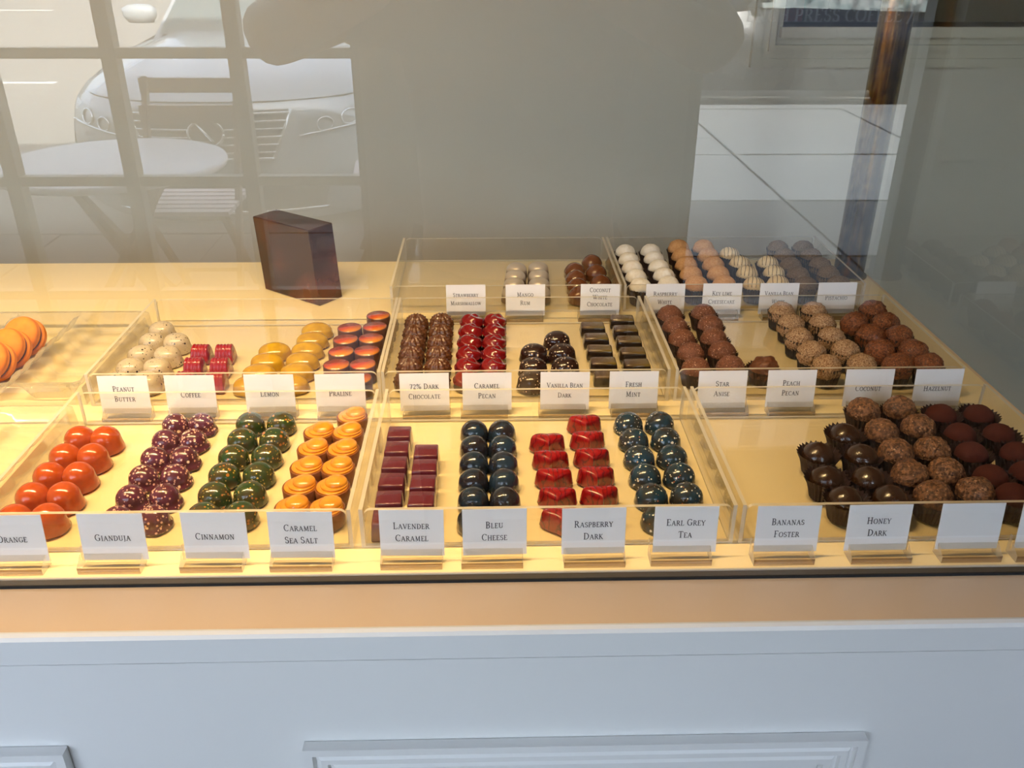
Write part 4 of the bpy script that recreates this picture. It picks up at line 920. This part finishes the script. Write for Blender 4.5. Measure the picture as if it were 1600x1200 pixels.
b.add(g, [(r*5+i, r*5+i+1, (r+1)*5+i+1, (r+1)*5+i) for r in range(2) for i in range(4)], 0, True); link('windscreen', b.mesh('windscreen'), M_TINT, car)
for s in (-1, 1):
    b = MB(); b.add([cw(s*.86, 1.95, 1.09), cw(s*.63, 2.5, 1.61), cw(s*.63, 4.2, 1.565), cw(s*.88, 4.5, 1.03)], [(0, 1, 2, 3)]); link('side_window', b.mesh('side_window'), M_TINT, car)
def on_nose(w_, z, off=.008):
    for i in range(n-1):
        a0, z0 = hood(w_, i); a1, z1 = hood(w_, i+1)
        if z0 <= z <= z1+1e-6: k = (z-z0)/(z1-z0+1e-9); return cw(w_, a0+(a1-a0)*k-off, z)
    a0, z0 = hood(w_, 6); return cw(w_, a0-off, z)
def patch(mb, poly, off, mi=0, rows=5, cols=9):
    """poly = lower edge and upper edge as (w, z) pairs"""
    (l0, l1), (u0, u1) = poly; vs = []
    for r in range(rows+1):
        for c in range(cols+1):
            k = c/cols; q = r/rows; lw_ = l0[0]+(l1[0]-l0[0])*k; lz = l0[1]+(l1[1]-l0[1])*k; uw = u0[0]+(u1[0]-u0[0])*k; uz = u0[1]+(u1[1]-u0[1])*k
            vs.append(on_nose(lw_+(uw-lw_)*q, lz+(uz-lz)*q, off))
    mb.add(vs, [(r*(cols+1)+c, r*(cols+1)+c+1, (r+1)*(cols+1)+c+1, (r+1)*(cols+1)+c) for r in range(rows) for c in range(cols)], mi, True)
b = MB(); patch(b, (((-.36, .60), (.36, .60)), ((-.46, .86), (.46, .86))), .012); gr = link('grille', b.mesh('grille'), M_BLACK, car)
for k in range(6):
    z = .635+.042*k; hw = .36+.10*(z-.60)/.26; b = MB()
    b.tube([on_nose(-hw+2*hw*i/14, z, .020) for i in range(15)], .0075, 6); link('grille_bar', b.mesh('grille_bar'), M_CHROME, gr)
b = MB(); b.tube([on_nose(-.46, .86, .02), on_nose(-.36, .60, .02)], .012, 6); b.tube([on_nose(.46, .86, .02), on_nose(.36, .60, .02)], .012, 6); b.tube([on_nose(-.36+.72*i/12, .60, .02) for i in range(13)], .012, 6)
link('grille_surround', b.mesh('grille_surround'), M_CHROME, gr)
b = MB(); ring = [(.10*math.cos(2*PI*i/28), .745+.072*math.sin(2*PI*i/28)) for i in range(29)]
b.tube([on_nose(x, z, .045) for x, z in ring], .009, 8)
b.tube([on_nose(-.052, .80, .045), on_nose(.035, .705, .045), on_nose(-.05, .70, .045)], [.007, .012, .009], 8); link('emblem', b.mesh('emblem'), M_CHROME, car)
b = MB(); patch(b, (((-.098, .745), (.098, .745)), ((-.05, .81), (.05, .81))), .03); patch(b, (((-.05, .68), (.05, .68)), ((-.098, .745), (.098, .745))), .03); link('emblem_plate', b.mesh('emblem_plate'), M_BLACK, car)
for s in (-1, 1):
    b = MB(); patch(b, (((s*.50, .715), (s*.90, .76)), ((s*.52, .80), (s*.91, .865))), .010); hl = link('headlight', b.mesh('headlight'), M_LAMP, car)
    for w_, z, r in ((.64, .765, .042), (.77, .79, .045)):
        c = Vector(on_nose(s*w_, z, .016)); b = MB(); b.tube([on_nose(s*w_+r*math.cos(2*PI*i/18), z+r*.9*math.sin(2*PI*i/18), .018) for i in range(19)], .006, 6, cap=False); link('reflector_ring', b.mesh('reflector_ring'), M_CHROME, hl)
    b = MB(); b.tube([on_nose(s*(.50+.40*i/8), .712+.045*i/8, .016) for i in range(9)], .009, 6); link('light_strip', b.mesh('light_strip'), M_CHROME, hl)
    b = MB(); b.lathe([(.0, -.075), (.07, -.07), (.095, -.02), (.095, .03), (.06, .055), (0, .06)], 18)
    b.v = [(x*1.35, y*.8, z) for x, y, z in b.v]; me = b.mesh('wing_mirror'); link('wing_mirror', me, M_PAINT, car, cw(s*1.03, 2.1, 1.22), 0)
    b = MB(); b.lathe([(.20, -.11), (.33, -.11), (.345, -.08), (.345, .08), (.33, .11), (.20, .11), (0, .10)], 28, M=Matrix.Rotation(PI/2, 4, 'Y')); wl = link('wheel', b.mesh('wheel'), M_TYRE, car, cw(s*.84, 1.0, .345), -yaw)
    b = MB(); b.lathe([(.20, -.112), (.20, .112), (0, .112)], 24, M=Matrix.Rotation(PI/2, 4, 'Y')); link('rim', b.mesh('rim'), M_CHROME, wl)
    b = MB(); b.lathe([(.20, -.11), (.33, -.11), (.345, -.08), (.345, .08), (.33, .11), (.20, .11), (0, .10)], 28, M=Matrix.Rotation(PI/2, 4, 'Y')); link('wheel', b.mesh('wheel'), M_TYRE, car, cw(s*.84, 3.75, .345), -yaw)
b = MB(); patch(b, (((-.60, .29), (.60, .29)), ((-.66, .47), (.66, .47))), .010); link('lower_intake', b.mesh('lower_intake'), M_BLACK, car)
b = MB(); b.tube([on_nose(-.62+1.24*i/16, .285, .022) for i in range(17)], .012, 6); link('lower_trim', b.mesh('lower_trim'), M_CHROME, car)
b = MB(); b.tube([on_nose(-.80+1.6*i/20, .90, .004) for i in range(21)], .004, 5); link('bonnet_gap', b.mesh('bonnet_gap'), M_BLACK, car)

# a second, dark car, added beyond the door to darken its reflection
M_DARKPAINT = plain('dark_blue_paint', (.018, .022, .032), .25, .1, coat=.6)
def copy_tree(o, parent=None):
    c = o.copy(); COL.objects.link(c)
    if parent: c.parent = parent
    for ch in list(o.children): copy_tree(ch, c)
    return c
added_car = copy_tree(car); added_car.location = (.7, mirror_y(10.6), RD); added_car.rotation_euler = (0, 0, PI/2)
tag(added_car, 'dark blue car added along the road to darken the door reflection', 'car')
for c in added_car.children:
    if c.data and c.data.materials[0] == M_PAINT:
        c.material_slots[0].link = 'OBJECT'; c.material_slots[0].material = M_DARKPAINT

# tree added out of view by the kerb to shade the road
tr = empty('shade_tree', (5.7, mirror_y(8.3), SW), 0, 'leafy street tree added out of view at the kerb to shade the road', 'tree')
b = MB(); b.tube([(0, 0, 0), (.05, .02, 1.2), (0, .06, 2.4), (.1, 0, 4.2)], [.15, .12, .11, .06], 12)
for k in range(6):
    a = k*1.05; b.tube([(.02, .03, 2.3+.2*k), (1.2*math.cos(a), 1.2*math.sin(a), 3.4+.25*k), (2.0*math.cos(a), 2.0*math.sin(a), 3.9+.3*k)], [.06, .035, .012], 7)
link('trunk', b.mesh('trunk'), M_WOOD, tr)
b = MB(); rnd = random.Random(3)
for k in range(3600):
    th = rnd.uniform(0, 6.283); r = 2.6*rnd.random()**.5; h_ = rnd.uniform(-1, 1)*math.sqrt(max(0, 1-(r/2.6)**2))*1.5
    if noise.noise(Vector((r*math.cos(th), r*math.sin(th), h_))*1.1) < -.12: continue
    c = Vector((r*math.cos(th), r*math.sin(th), 4.5+h_)); u = Vector((rnd.uniform(-1, 1), rnd.uniform(-1, 1), rnd.uniform(-.5, .5))).normalized(); v = u.orthogonal().normalized(); L = rnd.uniform(.09, .16)
    b.add([c-u*L, c+v*L*.45, c+u*L, c-v*L*.45], [(0, 1, 2, 3)])
tag(link('leaves', b.mesh('leaves', False), plain('leaf_green', (.10, .19, .05), .6, var=.25), tr), kind='stuff')

# ------------------------------------------------------------------ the photographer (dim in the glass)
M_SHIRT = plain('grey_shirt', (.30, .29, .27), .85, var=.05, scale=30.0); M_JEANS = plain('dark_trousers', (.05, .06, .08), .85, var=.08, scale=40.0)
M_SKIN = plain('skin', (.52, .33, .24), .5, var=.04, scale=12.0); M_HAIR = plain('brown_hair', (.06, .035, .02), .6, var=.2, scale=60.0)
def skin(name, verts, edges, radii, root, m, parent=None, levels=2, loc=(0, 0, 0)):
    me = bpy.data.meshes.new(name); me.from_pydata(verts, edges, []); o_ = bpy.data.objects.new(name, me); COL.objects.link(o_)
    if parent: o_.parent = parent
    o_.location = loc
    md = o_.modifiers.new('skin', 'SKIN'); md.use_smooth_shade = True
    for i, r in enumerate(radii):
        sv = me.skin_vertices[0].data[i]; sv.radius = r if isinstance(r, tuple) else (r, r); sv.use_root = (i == root)
    sb = o_.modifiers.new('sub', 'SUBSURF'); sb.levels = levels; sb.render_levels = levels
    me.materials.append(m); return o_
px, py = .045, -.30
per = empty('person', (px, py, 0), 0, 'person in grey shirt and dark trousers holding a phone up to the case', 'person')
V_ = [(0, 0, .95), (0, .005, 1.10), (0, .0, 1.25), (0, -.01, 1.40), (0, .005, 1.49), (0, .03, 1.58),
      (-.10, 0, .90), (-.11, .02, .50), (-.115, -.02, .10), (-.12, .12, .035),
      (.10, 0, .90), (.11, .02, .50), (.115, -.02, .10), (.12, .12, .035),
      (-.19, -.01, 1.40), (-.375, .06, 1.315), (-.165, .235, 1.40),
      (.19, -.01, 1.40), (.295, .06, 1.30), (.075, .235, 1.40)]
E_ = [(0, 1), (1, 2), (2, 3), (3, 4), (4, 5), (0, 6), (6, 7), (7, 8), (8, 9), (0, 10), (10, 11), (11, 12), (12, 13), (3, 14), (14, 15), (15, 16), (3, 17), (17, 18), (18, 19)]
R_ = [(.155, .11), (.15, .105), (.165, .11), (.15, .095), (.055, .055), (.06, .06), .085, .058, .04, .035, .085, .058, .04, .035, .07, .048, .028, .07, .048, .028]
body = skin('body', V_, E_, R_, 0, M_SKIN, per)
sh = skin('shirt', [V_[i] for i in (0, 1, 2, 3, 14, 15, 17, 18)]+[(-.30, .03, 1.345), (.26, .03, 1.335)], [(0, 1), (1, 2), (2, 3), (3, 4), (4, 8), (3, 6), (6, 9)], [(.172, .125), (.168, .122), (.182, .125), (.165, .108), .085, .01, .085, .01, .066, .066], 0, M_SHIRT, per)
trs = skin('trousers', [(0, 0, .98)]+[V_[i] for i in (6, 7, 8, 10, 11, 12)], [(0, 1), (1, 2), (2, 3), (0, 4), (4, 5), (5, 6)], [(.16, .118), .102, .072, .058, .102, .072, .058], 0, M_JEANS, per)
for s in (-1, 1):
    b = MB(); b.box(s*.12-.045, s*.12+.045, -.09, .17, 0, .035); b.box(s*.12-.04, s*.12+.04, -.085, .09, .035, .085); link('shoe', b.mesh('shoe'), M_BLACK, per)
# head with a face
b = bmesh.new(); bmesh.ops.create_uvsphere(b, u_segments=32, v_segments=24, radius=1.0)
for v in b.verts:
    x, y, z = v.co
    nx, ny, nz_ = x*.076, y*.095, z*.118
    if z < 0: nx *= 1-.28*(-z)**1.5; ny = ny*(1-.18*(-z))+.012*(-z)
    if y > .5 and abs(x) < .22 and -.45 < z < .12: ny += .020*(1-abs(x)/.22)*(1-abs(z+.22)/.34 if abs(z+.22) < .34 else 0)
    if y > .3 and .0 < z < .22 and .2 < abs(x) < .6: ny -= .010
    if y > .4 and abs(z+.56) < .09 and abs(x) < .35: ny += .005
    v.co = Vector((nx, ny, nz_))
hm = bpy.data.meshes.new('head'); b.to_mesh(hm); b.free()
for p in hm.polygons: p.use_smooth = True
hd = link('head', hm, M_SKIN, per, (0, .045, 1.655)); hd.rotation_euler = (R(-14), 0, 0)
M_EYE = plain('eye_white', (.8, .8, .78), .2); M_LIP = plain('lips', (.42, .16, .13), .5)
for s in (-1, 1):
    b = MB(); b.lathe([(0, -.012)]+[(.012*math.cos(PI/2*i/4), .012*math.sin(PI/2*i/4)) for i in range(-3, 4)]+[(0, .012)], 14); link('eye', b.mesh('eye'), M_EYE, hd, (s*.031, .078, .012))
    b = MB(); b.lathe([(0, 0), (.006, .0), (.004, .002), (0, .0025)], 12, M=Matrix.Rotation(-PI/2, 4, 'X')); link('iris', b.mesh('iris'), M_HAIR, hd, (s*.031, .0895, .012))
    b = MB(); b.lathe([(0, -.004), (.018, -.003), (.02, .004), (.012, .006), (0, .003)], 14, M=Matrix.Rotation(s*PI/2, 4, 'Y')); b.v = [(x, y, z*1.6) for x, y, z in b.v]; link('ear', b.mesh('ear'), M_SKIN, hd, (s*.078, -.005, .0))
b = MB(); b.tube([(-.022, .084, -.066), (0, .093, -.065), (.022, .084, -.066)], [.002, .0055, .002], 8); link('mouth', b.mesh('mouth'), M_LIP, hd)
b = bmesh.new(); bmesh.ops.create_uvsphere(b, u_segments=32, v_segments=20, radius=1.0)
for v in b.verts:
    x, y, z = v.co; k = 1.0
    if y > .25 and z < .62: k = .86
    if z < -.35: k = .84
    v.co = Vector((x*.084*k, (y*.103-.008)*k, z*.126*k+.004))
hm2 = bpy.data.meshes.new('hair'); b.to_mesh(hm2); b.free()
for p in hm2.polygons: p.use_smooth = True
link('hair', hm2, M_HAIR, hd)
# phone held across, lens at the point of view; hands close on its short ends
ph = empty('phone', (0, 0, 1.45), 0, 'black phone held sideways in both hands', 'phone'); ph.rotation_euler = (R(-27), 0, 0)
pm = bevel_box('phone_body', .152, .0085, .074, .003, 2, 1.0, -.037)
link('phone_body', pm, M_BLACK, ph, (0, -.0105, 0))
b = MB(); b.box(-.070, .070, -.0162, -.0149, -.033, .033); link('screen', b.mesh('screen'), plain('phone_screen', (.02, .02, .025), .08), ph)
wr = {-1: (-.165+px, .235+py, 1.40), 1: (.075+px, .235+py, 1.40)}
for s in (-1, 1):
    wx, wy, wz = wr[s]
    palm = Vector((s*.099, -.036, 1.430)); wv = Vector((wx, wy, wz))
    pv = [tuple(wv), tuple(wv.lerp(palm, .6)), tuple(palm+Vector((s*.002, .006, .012)))]
    vts = list(pv); eds = [(0, 1), (1, 2)]; rad = [.027, (.034, .02), (.036, .018)]
    for k in range(4):
        z = 1.462-.019*k; L = (.9, 1.0, .95, .78)[k]
        b0 = len(vts); vts += [(s*.090, -.012, z), (s*(.090-.006), .004, z+.001), (s*(.090-.026*L), .0075, z+.001), (s*(.090-.044*L), .006, z)]
        eds += [(2, b0), (b0, b0+1), (b0+1, b0+2), (b0+2, b0+3)]; rad += [.0095, .0088, .008, .0068]
    b0 = len(vts); vts += [(s*.085, -.034, 1.425), (s*.066, -.034, 1.428), (s*.046, -.029, 1.436)]; eds += [(1, b0), (b0, b0+1), (b0+1, b0+2)]; rad += [.012, .0105, .0085]
    vts = [vts[0]]+[tuple(Matrix.Rotation(R(-27), 3, 'X') @ (Vector(v)-Vector((0, 0, 1.45)))+Vector((0, 0, 1.45))) for v in vts[1:]]
    vts = [(x-px, y-py, z) for x, y, z in vts]
    skin('hand', vts, eds, rad, 0, M_SKIN, per, 1)
